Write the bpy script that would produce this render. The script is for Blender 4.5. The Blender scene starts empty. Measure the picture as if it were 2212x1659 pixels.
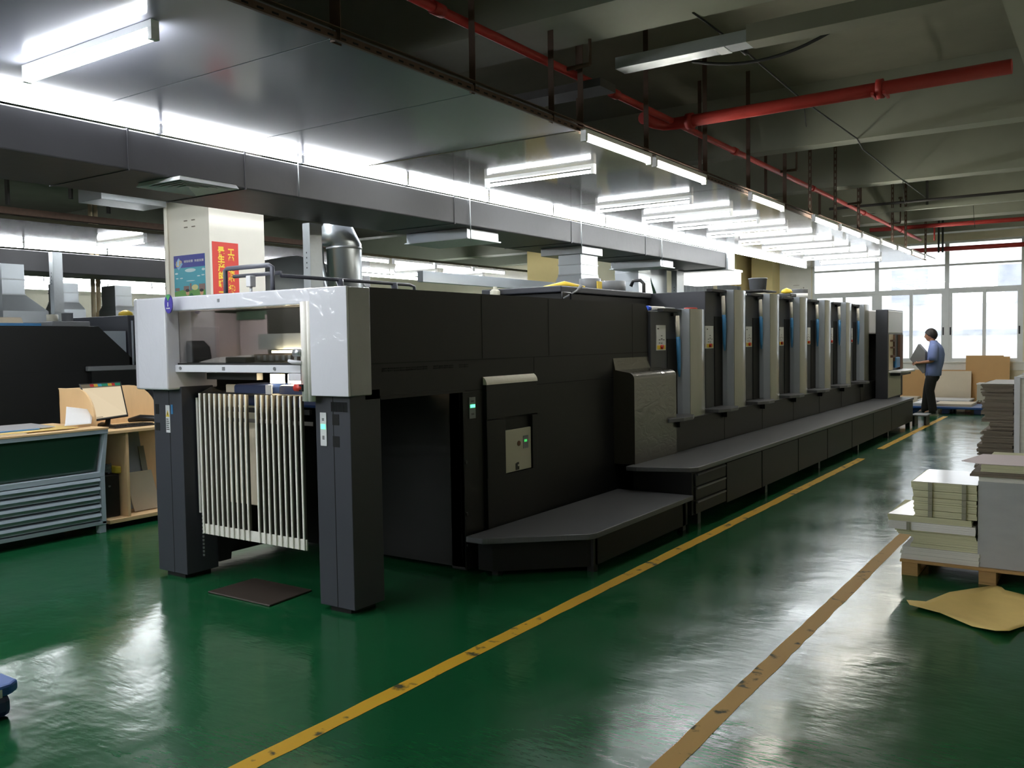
import bpy, bmesh, math, random
from mathutils import Vector, Matrix
random.seed(7)
PI = math.pi
SC = bpy.context.scene
COL = SC.collection

# ------------------------------------------------------------------ helpers
def lin(c):
    c = c / 255.0
    return c / 12.92 if c <= 0.04045 else ((c + 0.055) / 1.055) ** 2.4

def S(r, g, b):
    return (lin(r), lin(g), lin(b), 1.0)

class MB:
    """collects vertices and faces of one part; build() links them as ONE mesh object"""
    def __init__(s):
        s.v = []; s.f = []; s.mi = []; s.sm = []; s.cur = 0
    def mat(s, i):
        s.cur = i; return s
    def add(s, vs, fs, smooth=False):
        o = len(s.v)
        s.v += [tuple(p) for p in vs]
        for f in fs:
            s.f.append(tuple(o + i for i in f)); s.mi.append(s.cur); s.sm.append(smooth)
        return s
    def box(s, x0, x1, y0, y1, z0, z1):
        vs = [(x0, y0, z0), (x1, y0, z0), (x1, y1, z0), (x0, y1, z0), (x0, y0, z1), (x1, y0, z1), (x1, y1, z1), (x0, y1, z1)]
        return s.add(vs, [(0, 3, 2, 1), (4, 5, 6, 7), (0, 1, 5, 4), (1, 2, 6, 5), (2, 3, 7, 6), (3, 0, 4, 7)])
    def prism(s, pts, axis, a, b, smooth=False):
        n = len(pts)
        def P(p, t):
            return {'x': (t, p[0], p[1]), 'y': (p[0], t, p[1]), 'z': (p[0], p[1], t)}[axis]
        vs = [P(p, a) for p in pts] + [P(p, b) for p in pts]
        s.add(vs, [tuple(range(n - 1, -1, -1)), tuple(range(n, 2 * n))])
        o = len(s.v)
        s.add(vs, [(i, (i + 1) % n, n + (i + 1) % n, n + i) for i in range(n)], smooth)
        return s
    def tube(s, pts, r, n=10, closed=False, flat=None):
        pts = [Vector(p) for p in pts]; m = len(pts); rings = []
        rr = r if isinstance(r, (list, tuple)) else [r] * m
        up = None
        for i in range(m):
            if closed:
                t = pts[(i + 1) % m] - pts[i - 1]
            else:
                t = pts[min(i + 1, m - 1)] - pts[max(i - 1, 0)]
            t.normalize()
            if up is None:
                up = Vector((0, 0, 1)) if abs(t.z) < 0.9 else Vector((1, 0, 0))
            a = t.cross(up)
            if a.length < 1e-4:
                a = t.cross(Vector((0.3, 1, 0.2)))
            a.normalize(); b = a.cross(t); b.normalize(); up = b
            rings.append([pts[i] + (a * math.cos(2 * PI * k / n) + b * math.sin(2 * PI * k / n) * (flat or 1)) * rr[i] for k in range(n)])
        vs = [p for R in rings for p in R]; fs = []
        last = m if closed else m - 1
        for i in range(last):
            j = (i + 1) % m
            for k in range(n):
                fs.append((i * n + k, i * n + (k + 1) % n, j * n + (k + 1) % n, j * n + k))
        s.add(vs, fs, True)
        if not closed:
            s.add(rings[0], [tuple(range(n))]); s.add(rings[-1], [tuple(range(n - 1, -1, -1))])
        return s
    def cyl(s, p0, p1, r, n=14):
        return s.tube([p0, p1], r, n)
    def lathe(s, prof, cx, cy, cz=0, n=20):
        vs = []; fs = []; m = len(prof)
        for (r, z) in prof:
            vs += [(cx + r * math.cos(2 * PI * k / n), cy + r * math.sin(2 * PI * k / n), cz + z) for k in range(n)]
        for i in range(m - 1):
            for k in range(n):
                fs.append((i * n + k, i * n + (k + 1) % n, (i + 1) * n + (k + 1) % n, (i + 1) * n + k))
        s.add(vs, fs, True)
        s.add(vs[:n], [tuple(range(n))]); s.add(vs[-n:], [tuple(range(n))])
        return s
    def grid(s, fn, nu, nv, smooth=True, thick=None):
        vs = [fn(i / nu, j / nv) for j in range(nv + 1) for i in range(nu + 1)]
        fs = [(j * (nu + 1) + i, j * (nu + 1) + i + 1, (j + 1) * (nu + 1) + i + 1, (j + 1) * (nu + 1) + i) for j in range(nv) for i in range(nu)]
        return s.add(vs, fs, smooth)
    def build(s, name, mats, parent=None, bevel=0, solid=0, fix=True, sub=0):
        me = bpy.data.meshes.new(name)
        off = Vector((0, 0, 0))
        if parent is not None:
            r = parent
            while r.parent is not None:
                r = r.parent
            off = Vector(r.location)
        elif s.v:
            xs, ys, zs = zip(*s.v)
            off = Vector(((min(xs) + max(xs)) / 2, (min(ys) + max(ys)) / 2, min(zs)))
        me.from_pydata([(x - off.x, y - off.y, z - off.z) for x, y, z in s.v], [], s.f)
        if not isinstance(mats, (list, tuple)):
            mats = [mats]
        for m in mats:
            me.materials.append(m)
        me.polygons.foreach_set('material_index', s.mi)
        me.polygons.foreach_set('use_smooth', s.sm)
        if fix:
            bm = bmesh.new(); bm.from_mesh(me)
            bmesh.ops.remove_doubles(bm, verts=bm.verts, dist=1e-5)
            bmesh.ops.recalc_face_normals(bm, faces=bm.faces)
            bm.to_mesh(me); bm.free()
        me.update()
        o = bpy.data.objects.new(name, me); COL.objects.link(o)
        if parent is not None:
            o.parent = parent
        else:
            o.location = off
        if solid:
            md = o.modifiers.new('solid', 'SOLIDIFY'); md.thickness = solid
        if bevel:
            md = o.modifiers.new('bevel', 'BEVEL'); md.width = bevel; md.segments = 2; md.limit_method = 'ANGLE'; md.angle_limit = 0.6
        return o

def thing(name, label, cat, loc=(0, 0, 0), group=None):
    o = bpy.data.objects.new(name, None); COL.objects.link(o)
    o.location = loc; o.empty_display_size = 0.1
    return tag(o, label, cat, group)

def tag(o, label, cat, group=None):
    o['label'] = label; o['category'] = cat
    if group:
        o['group'] = group
    return o

def struct(o, label=None):
    o['kind'] = 'structure'
    if label:
        o['label'] = label
    return o

def dup(root, loc, label=None, group=None):
    r = root.copy(); COL.objects.link(r); r.location = loc
    if label:
        r['label'] = label
    if group:
        r['group'] = group
    for ch in list(root.children):
        c = ch.copy(); COL.objects.link(c); c.parent = r
        for g in list(ch.children):
            d = g.copy(); COL.objects.link(d); d.parent = c
    return r

def box(name, m, b, parent=None, bevel=0):
    return MB().box(*b).build(name, m, parent, bevel)

# ------------------------------------------------------------------ materials
def nodes(name):
    m = bpy.data.materials.new(name); m.use_nodes = True
    nt = m.node_tree
    return m, nt, nt.nodes['Principled BSDF']

def mat(name, col, rough=0.5, metal=0.0, var=0.0, vscale=8.0, bump=0.0, bscale=60.0, coat=0.0, spec=0.5, stretch=None, rvar=0.0):
    """principled surface with a procedural mottling of colour, roughness and relief"""
    m, nt, p = nodes(name)
    p.inputs['Base Color'].default_value = col
    p.inputs['Roughness'].default_value = rough
    p.inputs['Metallic'].default_value = metal
    p.inputs['Specular IOR Level'].default_value = spec
    if coat:
        p.inputs['Coat Weight'].default_value = coat
        p.inputs['Coat Roughness'].default_value = 0.08
    if var or bump or rvar:
        tc = nt.nodes.new('ShaderNodeTexCoord')
        src = tc.outputs['Object']
        if stretch:
            mp = nt.nodes.new('ShaderNodeMapping'); mp.inputs['Scale'].default_value = stretch
            nt.links.new(src, mp.inputs['Vector']); src = mp.outputs['Vector']
        if var or rvar:
            nz = nt.nodes.new('ShaderNodeTexNoise'); nz.inputs['Scale'].default_value = vscale; nz.inputs['Detail'].default_value = 4
            nt.links.new(src, nz.inputs['Vector'])
            if var:
                mx = nt.nodes.new('ShaderNodeMix'); mx.data_type = 'RGBA'
                mx.inputs[6].default_value = tuple(max(0, c * (1 - var)) for c in col[:3]) + (1,)
                mx.inputs[7].default_value = tuple(min(1, c * (1 + var)) for c in col[:3]) + (1,)
                nt.links.new(nz.outputs['Fac'], mx.inputs[0]); nt.links.new(mx.outputs[2], p.inputs['Base Color'])
            if rvar:
                mr = nt.nodes.new('ShaderNodeMapRange')
                mr.inputs['From Min'].default_value = 0.3; mr.inputs['From Max'].default_value = 0.7
                mr.inputs['To Min'].default_value = max(0.02, rough - rvar); mr.inputs['To Max'].default_value = min(1, rough + rvar)
                nt.links.new(nz.outputs['Fac'], mr.inputs['Value']); nt.links.new(mr.outputs['Result'], p.inputs['Roughness'])
        if bump:
            n2 = nt.nodes.new('ShaderNodeTexNoise'); n2.inputs['Scale'].default_value = bscale; n2.inputs['Detail'].default_value = 3
            nt.links.new(src, n2.inputs['Vector'])
            bp = nt.nodes.new('ShaderNodeBump'); bp.inputs['Strength'].default_value = bump; bp.inputs['Distance'].default_value = 0.01
            nt.links.new(n2.outputs['Fac'], bp.inputs['Height']); nt.links.new(bp.outputs['Normal'], p.inputs['Normal'])
            if coat:
                nt.links.new(bp.outputs['Normal'], p.inputs['Coat Normal'])
    return m

def emit(name, col, strength):
    m = bpy.data.materials.new(name); m.use_nodes = True
    nt = m.node_tree; p = nt.nodes['Principled BSDF']
    p.inputs['Base Color'].default_value = (col[0] * .12, col[1] * .12, col[2] * .12, 1)
    if strength < 2: p.inputs['Specular IOR Level'].default_value = 0.0; p.inputs['Roughness'].default_value = 1.0
    if strength > 10: m.cycles.emission_sampling = 'FRONT'
    p.inputs['Emission Color'].default_value = col; p.inputs['Emission Strength'].default_value = strength
    return m

def film(name, col, rough, scale=(1, 1, 1), wr=0.6, ws=9.0, metal=0.0, var=0.12):
    """painted sheet under loose clear protective film: wrinkled, glossy coat over the paint"""
    m, nt, p = nodes(name)
    p.inputs['Roughness'].default_value = rough; p.inputs['Metallic'].default_value = metal
    p.inputs['Coat Weight'].default_value = 1.0; p.inputs['Coat Roughness'].default_value = 0.07
    tc = nt.nodes.new('ShaderNodeTexCoord'); mp = nt.nodes.new('ShaderNodeMapping'); mp.inputs['Scale'].default_value = scale
    nt.links.new(tc.outputs['Object'], mp.inputs['Vector'])
    nz = nt.nodes.new('ShaderNodeTexNoise'); nz.inputs['Scale'].default_value = 5; nz.inputs['Detail'].default_value = 4
    nt.links.new(mp.outputs['Vector'], nz.inputs['Vector'])
    mx = nt.nodes.new('ShaderNodeMix'); mx.data_type = 'RGBA'
    mx.inputs[6].default_value = tuple(c * (1 - var) for c in col[:3]) + (1,); mx.inputs[7].default_value = tuple(min(1, c * (1 + var)) for c in col[:3]) + (1,)
    nt.links.new(nz.outputs['Fac'], mx.inputs[0]); nt.links.new(mx.outputs[2], p.inputs['Base Color'])
    wv = nt.nodes.new('ShaderNodeTexNoise'); wv.inputs['Scale'].default_value = ws; wv.inputs['Detail'].default_value = 2.5
    wv.inputs['Distortion'].default_value = 1.6
    nt.links.new(mp.outputs['Vector'], wv.inputs['Vector'])
    # sharp creases: |noise - 0.5| folded into ridges
    a = nt.nodes.new('ShaderNodeMath'); a.operation = 'SUBTRACT'; a.inputs[1].default_value = 0.5
    b = nt.nodes.new('ShaderNodeMath'); b.operation = 'ABSOLUTE'
    c = nt.nodes.new('ShaderNodeMath'); c.operation = 'POWER'; c.inputs[1].default_value = 0.5
    nt.links.new(wv.outputs['Fac'], a.inputs[0]); nt.links.new(a.outputs[0], b.inputs[0]); nt.links.new(b.outputs[0], c.inputs[0])
    bp = nt.nodes.new('ShaderNodeBump'); bp.inputs['Strength'].default_value = wr; bp.inputs['Distance'].default_value = 0.008
    nt.links.new(c.outputs[0], bp.inputs['Height'])
    nt.links.new(bp.outputs['Normal'], p.inputs['Coat Normal'])
    return m

def floor_mat():
    m, nt, p = nodes('green_epoxy')
    N = nt.nodes.new; L = nt.links.new
    geo = N('ShaderNodeNewGeometry'); pos = geo.outputs['Position']
    def noise(scale, detail=4, stretch=None):
        n = N('ShaderNodeTexNoise'); n.inputs['Scale'].default_value = scale; n.inputs['Detail'].default_value = detail
        if stretch:
            mp = N('ShaderNodeMapping'); mp.inputs['Scale'].default_value = stretch; L(pos, mp.inputs['Vector']); L(mp.outputs['Vector'], n.inputs['Vector'])
        else:
            L(pos, n.inputs['Vector'])
        return n.outputs['Fac']
    def ramp(f, a, b, lo=0.0, hi=1.0):
        r = N('ShaderNodeMapRange'); r.inputs['From Min'].default_value = a; r.inputs['From Max'].default_value = b
        r.inputs['To Min'].default_value = lo; r.inputs['To Max'].default_value = hi; L(f, r.inputs['Value']); return r.outputs['Result']
    def mix(f, a, b):
        x = N('ShaderNodeMix'); x.data_type = 'RGBA'; L(f, x.inputs[0])
        for k, q in ((6, a), (7, b)):
            if isinstance(q, tuple): x.inputs[k].default_value = q
            else: L(q, x.inputs[k])
        return x.outputs[2]
    def math_(op, a, b):
        x = N('ShaderNodeMath'); x.operation = op
        for k, q in ((0, a), (1, b)):
            if isinstance(q, (int, float)): x.inputs[k].default_value = q
            else: L(q, x.inputs[k])
        return x.outputs[0]
    c = mix(ramp(noise(0.7), 0.35, 0.65), S(18, 74, 42), S(25, 84, 50))
    # pale scuffs and worn patches
    sc = math_('MULTIPLY', ramp(noise(5.0, 3, (1, 2, 1)), 0.50, 0.80), ramp(noise(0.5), 0.45, 0.6))
    c = mix(math_('MULTIPLY', sc, 0.12), c, S(120, 150, 125))
    # saw-cut joints across the aisle
    sep = N('ShaderNodeSeparateXYZ'); L(pos, sep.inputs[0])
    j = math_('ABSOLUTE', math_('SUBTRACT', math_('PINGPONG', math_('ADD', sep.outputs['Y'], 2.75), 4.55), 0.0), 0)
    jl = math_('LESS_THAN', j, 0.006)
    c = mix(math_('MULTIPLY', jl, 0.7), c, S(20, 40, 30))
    L(c, p.inputs['Base Color'])
    L(ramp(noise(1.6, 5), 0.3, 0.7, 0.13, 0.24), p.inputs['Roughness'])
    p.inputs['Specular IOR Level'].default_value = 0.36
    # trowelled, wavy surface with fine swirling scratches
    h = math_('ADD', math_('MULTIPLY', noise(4.5, 2), 0.55), math_('MULTIPLY', noise(26, 3, (0.5, 1.6, 1)), 0.10))
    bp = N('ShaderNodeBump'); bp.inputs['Strength'].default_value = 0.22; bp.inputs['Distance'].default_value = 0.03
    L(h, bp.inputs['Height']); L(bp.outputs['Normal'], p.inputs['Normal'])
    return m

def paint_line(name, col):
    m, nt, p = nodes(name); N = nt.nodes.new; L = nt.links.new
    geo = N('ShaderNodeNewGeometry')
    n1 = N('ShaderNodeTexNoise'); n1.inputs['Scale'].default_value = 9; n1.inputs['Detail'].default_value = 6; L(geo.outputs['Position'], n1.inputs['Vector'])
    n2 = N('ShaderNodeTexNoise'); n2.inputs['Scale'].default_value = 1.3; L(geo.outputs['Position'], n2.inputs['Vector'])
    cr = N('ShaderNodeValToRGB'); e = cr.color_ramp.elements
    e[0].position = 0.33; e[0].color = S(60, 60, 40); e[1].position = 0.40; e[1].color = col
    L(n1.outputs['Fac'], cr.inputs[0])
    mx = N('ShaderNodeMix'); mx.data_type = 'RGBA'; mx.blend_type = 'MULTIPLY'; mx.inputs[7].default_value = (0.8, 0.82, 0.72, 1)
    L(n2.outputs['Fac'], mx.inputs[0]); L(cr.outputs[0], mx.inputs[6]); L(mx.outputs[2], p.inputs['Base Color'])
    p.inputs['Roughness'].default_value = 0.6; p.inputs['Specular IOR Level'].default_value = 0.2
    return m

def glass_mat(name, tint=(1, 1, 1, 1), gloss=0.06, rough=0.02, dirt=0.0):
    """thin clear pane: passes light straight through, mirrors a little of it, carries some grime"""
    m = bpy.data.materials.new(name); m.use_nodes = True
    nt = m.node_tree; nt.nodes.remove(nt.nodes['Principled BSDF']); out = nt.nodes['Material Output']
    N = nt.nodes.new; L = nt.links.new
    t = N('ShaderNodeBsdfTransparent'); t.inputs[0].default_value = tint
    g = N('ShaderNodeBsdfGlossy'); g.inputs['Roughness'].default_value = rough
    lw = N('ShaderNodeLayerWeight'); lw.inputs['Blend'].default_value = 0.25
    mr = N('ShaderNodeMapRange'); mr.inputs['To Min'].default_value = gloss; mr.inputs['To Max'].default_value = 0.7
    L(lw.outputs['Fresnel'], mr.inputs['Value'])
    x = N('ShaderNodeMixShader'); L(mr.outputs['Result'], x.inputs[0]); L(t.outputs[0], x.inputs[1]); L(g.outputs[0], x.inputs[2])
    last = x.outputs[0]
    if dirt:
        d = N('ShaderNodeBsdfTranslucent'); d.inputs[0].default_value = (0.8, 0.82, 0.85, 1)
        tc = N('ShaderNodeTexCoord'); nz = N('ShaderNodeTexNoise'); nz.inputs['Scale'].default_value = 1.7; nz.inputs['Detail'].default_value = 5
        L(tc.outputs['Object'], nz.inputs['Vector'])
        r = N('ShaderNodeMapRange'); r.inputs['From Min'].default_value = 0.4; r.inputs['From Max'].default_value = 0.7; r.inputs['To Max'].default_value = dirt
        L(nz.outputs['Fac'], r.inputs['Value'])
        y = N('ShaderNodeMixShader'); L(r.outputs['Result'], y.inputs[0]); L(last, y.inputs[1]); L(d.outputs[0], y.inputs[2]); last = y.outputs[0]
    L(last, out.inputs['Surface'])
    return m

TUBE = 72.0
M = {
    'floor': floor_mat(),
    'yellow': paint_line('worn_yellow_paint', S(205, 158, 38)),
    'sand': paint_line('worn_sand_paint', S(190, 150, 84)),
    'slab': mat('grey_painted_concrete', S(128, 126, 112), 0.85, var=0.18, vscale=2.0, bump=0.2, bscale=25),
    'beam': mat('grey_beam_paint', S(138, 140, 126), 0.8, var=0.12, vscale=2.5),
    'wall': mat('cream_wall_paint', S(228, 220, 195), 0.85, var=0.10, vscale=1.5, bump=0.1),
    'white_wall': mat('scuffed_white_wall_paint', S(232, 230, 222), 0.85, var=0.14, vscale=3),
    'pillar': mat('pillar_white_paint', S(226, 221, 208), 0.8, var=0.06, vscale=3),
    'pillar_y': mat('pillar_cream_paint', S(208, 190, 135), 0.8, var=0.08, vscale=3),
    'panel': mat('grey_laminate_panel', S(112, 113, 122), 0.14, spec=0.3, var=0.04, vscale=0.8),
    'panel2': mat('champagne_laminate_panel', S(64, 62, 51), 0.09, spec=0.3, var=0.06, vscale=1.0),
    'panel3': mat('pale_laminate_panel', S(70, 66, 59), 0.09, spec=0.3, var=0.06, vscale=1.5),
    'rust': mat('rusty_angle_iron', S(82, 62, 50), 0.75, var=0.3, vscale=20),
    'black_iron': mat('dark_angle_iron', S(52, 50, 48), 0.7, var=0.2, vscale=20),
    'red_pipe': mat('red_pipe_paint', S(160, 44, 38), 0.6, var=0.2, vscale=6),
    'duct': mat('grey_duct_wrap', S(54, 54, 58), 0.5, var=0.10, vscale=4, bump=0.15, bscale=12),
    'galv': mat('galvanised_sheet', S(172, 178, 182), 0.34, metal=0.85, var=0.10, vscale=3, bump=0.10, bscale=3.5),
    'galv_m': mat('dull_galvanised_sheet', S(165, 170, 172), 0.42, metal=0.7, var=0.12, vscale=30, rvar=0.1),
    'alu': mat('brushed_aluminium', S(190, 192, 195), 0.35, metal=0.8, var=0.08, vscale=20),
    'white_metal': mat('white_enamel', S(225, 226, 228), 0.4, var=0.02),
    'tube': emit('fluorescent_tube_glow', (0.93, 0.97, 1.0, 1), TUBE),
    'tube_w': emit('warm_tube_glow', (1.0, 0.97, 0.86, 1), TUBE),
    'warm': emit('warm_lamp_glow', (1.0, 0.80, 0.48, 1), 40.0),
    'press': mat('charcoal_press_paint', S(18, 18.5, 19), 0.5, spec=0.3, var=0.06, vscale=3, bump=0.05, bscale=400),
    'press_b': mat('blue_grey_press_paint', S(54, 56, 63), 0.45, spec=0.35, var=0.05, vscale=3, bump=0.05, bscale=400),
    'press_k': mat('black_press_interior', S(14, 14, 15), 0.6, spec=0.3, var=0.1),
    'seam': mat('black_gap', S(10, 10, 10), 0.9),
    'hood': film('white_hood_under_film', S(214, 214, 222), 0.45, (1, 1, 1), 0.6, 4.0, var=.03),
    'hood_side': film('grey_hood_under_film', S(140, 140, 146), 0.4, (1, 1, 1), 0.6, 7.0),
    'white_p': mat('white_press_paint', S(216, 216, 222), 0.4, var=0.02),
    'silver': mat('silver_press_paint', S(150, 157, 168), 0.38, var=0.05, vscale=4),
    'cover': film('grey_cover_under_film', S(128, 127, 116), 0.30, (1.2, 1.6, 0.5), 0.25, 5.0),
    'cover_d': film('charcoal_cover_under_film', S(44, 42, 34), 0.4, (1, 1.0, 2.2), 0.45, 4.0),
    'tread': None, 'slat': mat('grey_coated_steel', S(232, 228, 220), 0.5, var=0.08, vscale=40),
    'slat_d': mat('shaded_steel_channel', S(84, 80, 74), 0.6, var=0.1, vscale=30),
    'beige': mat('beige_enamel', S(182, 180, 164), 0.5, var=0.03),
    'led': emit('green_indicator_glow', (0.12, 1.0, 0.38, 1), 2.2),
    'lcd': emit('green_display_glow', (0.10, 0.9, 0.2, 1), 0.6),
    'label': mat('white_label', S(215, 216, 218), 0.5),
    'ink': mat('printed_black', S(48, 48, 50), 0.6),
    'red': mat('red_plastic', S(190, 48, 38), 0.4), 'yellow_p': mat('yellow_plastic', S(222, 190, 60), 0.45),
    'blue': mat('blue_plastic', S(58, 124, 178), 0.4, var=0.1), 'navy': mat('navy_plastic', S(24, 42, 82), 0.45, var=0.1),
    'blue_pal': mat('blue_pallet_plastic', S(44, 84, 150), 0.4, var=0.1),
    'green_badge': mat('green_print', S(72, 158, 92), 0.5), 'violet': mat('violet_print', S(62, 52, 152), 0.45),
    'paper': mat('white_paper', S(228, 226, 224), 0.6, var=0.03, vscale=5), 'paper_edge': None,
    'gloss_paper': mat('coated_paper', S(228, 226, 226), 0.16, spec=0.7, var=0.02),
    'cream': mat('cream_paper', S(222, 208, 184), 0.7, var=0.04), 'pink_paper': mat('rosy_paper', S(222, 208, 212), 0.7),
    'kraft': mat('kraft_board', S(206, 164, 110), 0.8, var=0.06, vscale=5), 'kraft2': mat('kraft_paper', S(226, 196, 122), 0.75, var=0.07, vscale=7, bump=0.2, bscale=18),
    'ply': mat('birch_plywood', S(224, 188, 140), 0.6, var=0.10, vscale=4, stretch=(1, 6, 1)),
    'wood': mat('pallet_wood', S(176, 138, 88), 0.8, var=0.22, vscale=8, stretch=(1, 8, 8)),
    'cab': mat('grey_blue_cabinet_paint', S(176, 188, 198), 0.4, var=0.05, vscale=5),
    'cab_d': mat('dark_cabinet_gap', S(38, 42, 46), 0.6), 'green_glass': mat('dark_green_glass', S(44, 74, 60), 0.16, spec=0.8),
    'screen': emit('pale_screen_glow', (0.82, 0.68, 0.47, 1), 0.75),
    'black': mat('black_plastic', S(26, 26, 27), 0.45, var=0.05), 'rubber': mat('black_rubber', S(18, 18, 18), 0.7),
    'gap_grey': mat('mid_grey_plastic', S(120, 122, 126), 0.5), 'rail': mat('grey_rail_coating', S(92, 94, 104), 0.4, var=0.04),
    'mat': mat('brown_steel_plate', S(62, 54, 48), 0.38, var=0.15, vscale=6), 'win_frame': mat('aluminium_window_frame', S(222, 224, 222), 0.5, var=0.06),
    'skin': mat('skin', S(176, 126, 98), 0.55, var=0.06, vscale=10), 'hair': mat('black_hair', S(30, 24, 22), 0.6, var=0.2, vscale=60),
    'shirt': mat('blue_work_shirt', S(122, 138, 190), 0.8, var=0.07, vscale=9, bump=0.2, bscale=14), 'trousers': mat('black_trousers', S(28, 28, 28), 0.85, var=0.1),
    'pipe_b': mat('beige_pipe_paint', S(214, 196, 160), 0.5, var=0.08), 'brown': mat('brown_timber', S(96, 66, 48), 0.7, var=0.2),
    'board_grey': mat('grey_board_edges', S(118, 108, 96), 0.85, var=0.25, vscale=3, stretch=(1, 1, 60)),
    'board_pale': mat('pale_board_edges', S(204, 202, 170), 0.85, var=0.30, vscale=2.2, stretch=(1, 1, 60)),
    'board_white': mat('white_sheet_edges', S(222, 220, 214), 0.8, var=0.18, vscale=2, stretch=(1, 1, 60)),
    'strap': mat('grey_green_band', S(140, 138, 122), 0.7),
    'glass': glass_mat('window_glass', dirt=0.35), 'plexi': glass_mat('clear_guard_glass', (0.92, 0.93, 0.93, 1), 0.05),
    'outside': mat('exterior_render', S(205, 208, 212), 0.9), 'outside_d': mat('exterior_blue_grey', S(150, 156, 168), 0.9),
    'leaf': mat('exterior_green', S(120, 150, 110), 0.9, var=0.3, vscale=3), 'ground': mat('exterior_ground', S(210, 208, 202), 0.9),
}
def tread_mat(name, col):
    """chequer plate: raised dashes alternating in direction"""
    m, nt, p = nodes(name); N = nt.nodes.new; L = nt.links.new
    p.inputs['Base Color'].default_value = col; p.inputs['Roughness'].default_value = 0.42; p.inputs['Metallic'].default_value = 0.35
    geo = N('ShaderNodeNewGeometry'); mp = N('ShaderNodeMapping'); mp.inputs['Rotation'].default_value = (0, 0, PI / 4)
    L(geo.outputs['Position'], mp.inputs['Vector'])
    br = N('ShaderNodeTexBrick'); br.inputs['Scale'].default_value = 22; br.inputs['Mortar Size'].default_value = 0.035
    br.inputs['Color1'].default_value = (1, 1, 1, 1); br.inputs['Color2'].default_value = (0.6, 0.6, 0.6, 1); br.inputs['Mortar'].default_value = (0, 0, 0, 1)
    L(mp.outputs['Vector'], br.inputs['Vector'])
    bp = N('ShaderNodeBump'); bp.inputs['Strength'].default_value = 1.0; bp.inputs['Distance'].default_value = 0.005
    L(br.outputs['Color'], bp.inputs['Height']); L(bp.outputs['Normal'], p.inputs['Normal'])
    return m
M['tread'] = tread_mat('chequer_plate', S(92, 94, 100))
# ================================================================== camera
F_PX = 1917.6
cam_d = bpy.data.cameras.new('camera'); cam = bpy.data.objects.new('camera', cam_d); COL.objects.link(cam)
cam_d.sensor_fit = 'HORIZONTAL'; cam_d.sensor_width = 36.0; cam_d.lens = F_PX / 2212.0 * 36.0
cam_d.clip_start = 0.05; cam_d.clip_end = 300
yaw, pitch, roll = 0.596122827, -0.0473570084, -0.0158947074
Fv = Vector((-math.sin(yaw) * math.cos(pitch), math.cos(yaw) * math.cos(pitch), math.sin(pitch)))
R0 = Vector((math.cos(yaw), math.sin(yaw), 0)); U0 = R0.cross(Fv)
Rv = R0 * math.cos(roll) + U0 * math.sin(roll); Uv = -R0 * math.sin(roll) + U0 * math.cos(roll)
mw = Matrix(((Rv.x, Uv.x, -Fv.x, 0), (Rv.y, Uv.y, -Fv.y, 0), (Rv.z, Uv.z, -Fv.z, 1.6), (0, 0, 0, 1)))
cam.matrix_world = mw
SC.camera = cam
SC.view_settings.view_transform = 'Standard'; SC.view_settings.look = 'None'
SC.view_settings.gamma = 1.0; SC.view_settings.use_curve_mapping = False
SC.view_settings.exposure = 0.12
SC.cycles.use_denoising = True
SC.cycles.max_bounces = 7; SC.cycles.diffuse_bounces = 4; SC.cycles.glossy_bounces = 4; SC.cycles.transparent_max_bounces = 12
SC.cycles.caustics_reflective = False; SC.cycles.caustics_refractive = False
SC.cycles.sample_clamp_indirect = 6.0

# ================================================================== daylight
w = bpy.data.worlds.new('overcast_sky'); SC.world = w; w.use_nodes = True
bg = w.node_tree.nodes['Background']; bg.inputs[0].default_value = (0.90, 0.95, 1.0, 1); bg.inputs[1].default_value = 3.2
pd = bpy.data.lights.new('window_daylight_portal', 'AREA'); pd.shape = 'RECTANGLE'; pd.size = 4.7; pd.size_y = 2.9; pd.cycles.is_portal = True
po = bpy.data.objects.new('window_daylight_portal', pd); COL.objects.link(po); po.location = (-3.93, 22.75, 2.3); po.rotation_euler = (-PI / 2, 0, 0)

# ================================================================== room shell
X0, X1, Y0, Y1, ZS = -24.0, 1.6, -9.0, 22.5, 4.5
struct(box('floor', M['floor'], (X0, X1, Y0, Y1 + .3, -0.1, 0)), 'glossy green epoxy floor of the print hall')
struct(box('ceiling', M['slab'], (X0, X1, Y0, Y1 + .3, ZS, ZS + .15)), 'bare grey concrete slab above the beams')
wf = MB()
wx0, wx1, wz0, wz1 = -6.22, -1.66, 0.98, 3.74
wf.box(X0, wx0, Y1, Y1 + .25, 0, ZS); wf.box(wx1, X1, Y1, Y1 + .25, 0, ZS)
wf.box(wx0, wx1, Y1, Y1 + .25, 0, wz0); wf.box(wx0, wx1, Y1, Y1 + .25, wz1, ZS)
struct(wf.build('wall_far', M['wall']), 'cream wall that holds the big windows')
struct(box('wall_left', M['slab'], (X0 - .2, X0, Y0, Y1 + .25, 0, ZS)), 'white wall at the end of the hall beyond the ducts')
struct(box('wall_right', M['wall'], (X1, X1 + .2, Y0, Y1 + .25, 0, ZS)), 'cream side wall beside the paper pallets')
struct(box('wall_back', M['wall'], (X0, X1, Y0 - .2, Y0, 0, ZS)), 'cream wall behind the viewer')
sill = MB().box(wx0, wx1 + .1, Y1 - .05, Y1 + .05, .955, .99).box(wx0, wx1 + .1, Y1 - .02, Y1 + .02, .80, .955)
struct(sill.build('trim_1', M['white_wall']), 'peeling white ledge under the windows')
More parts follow.
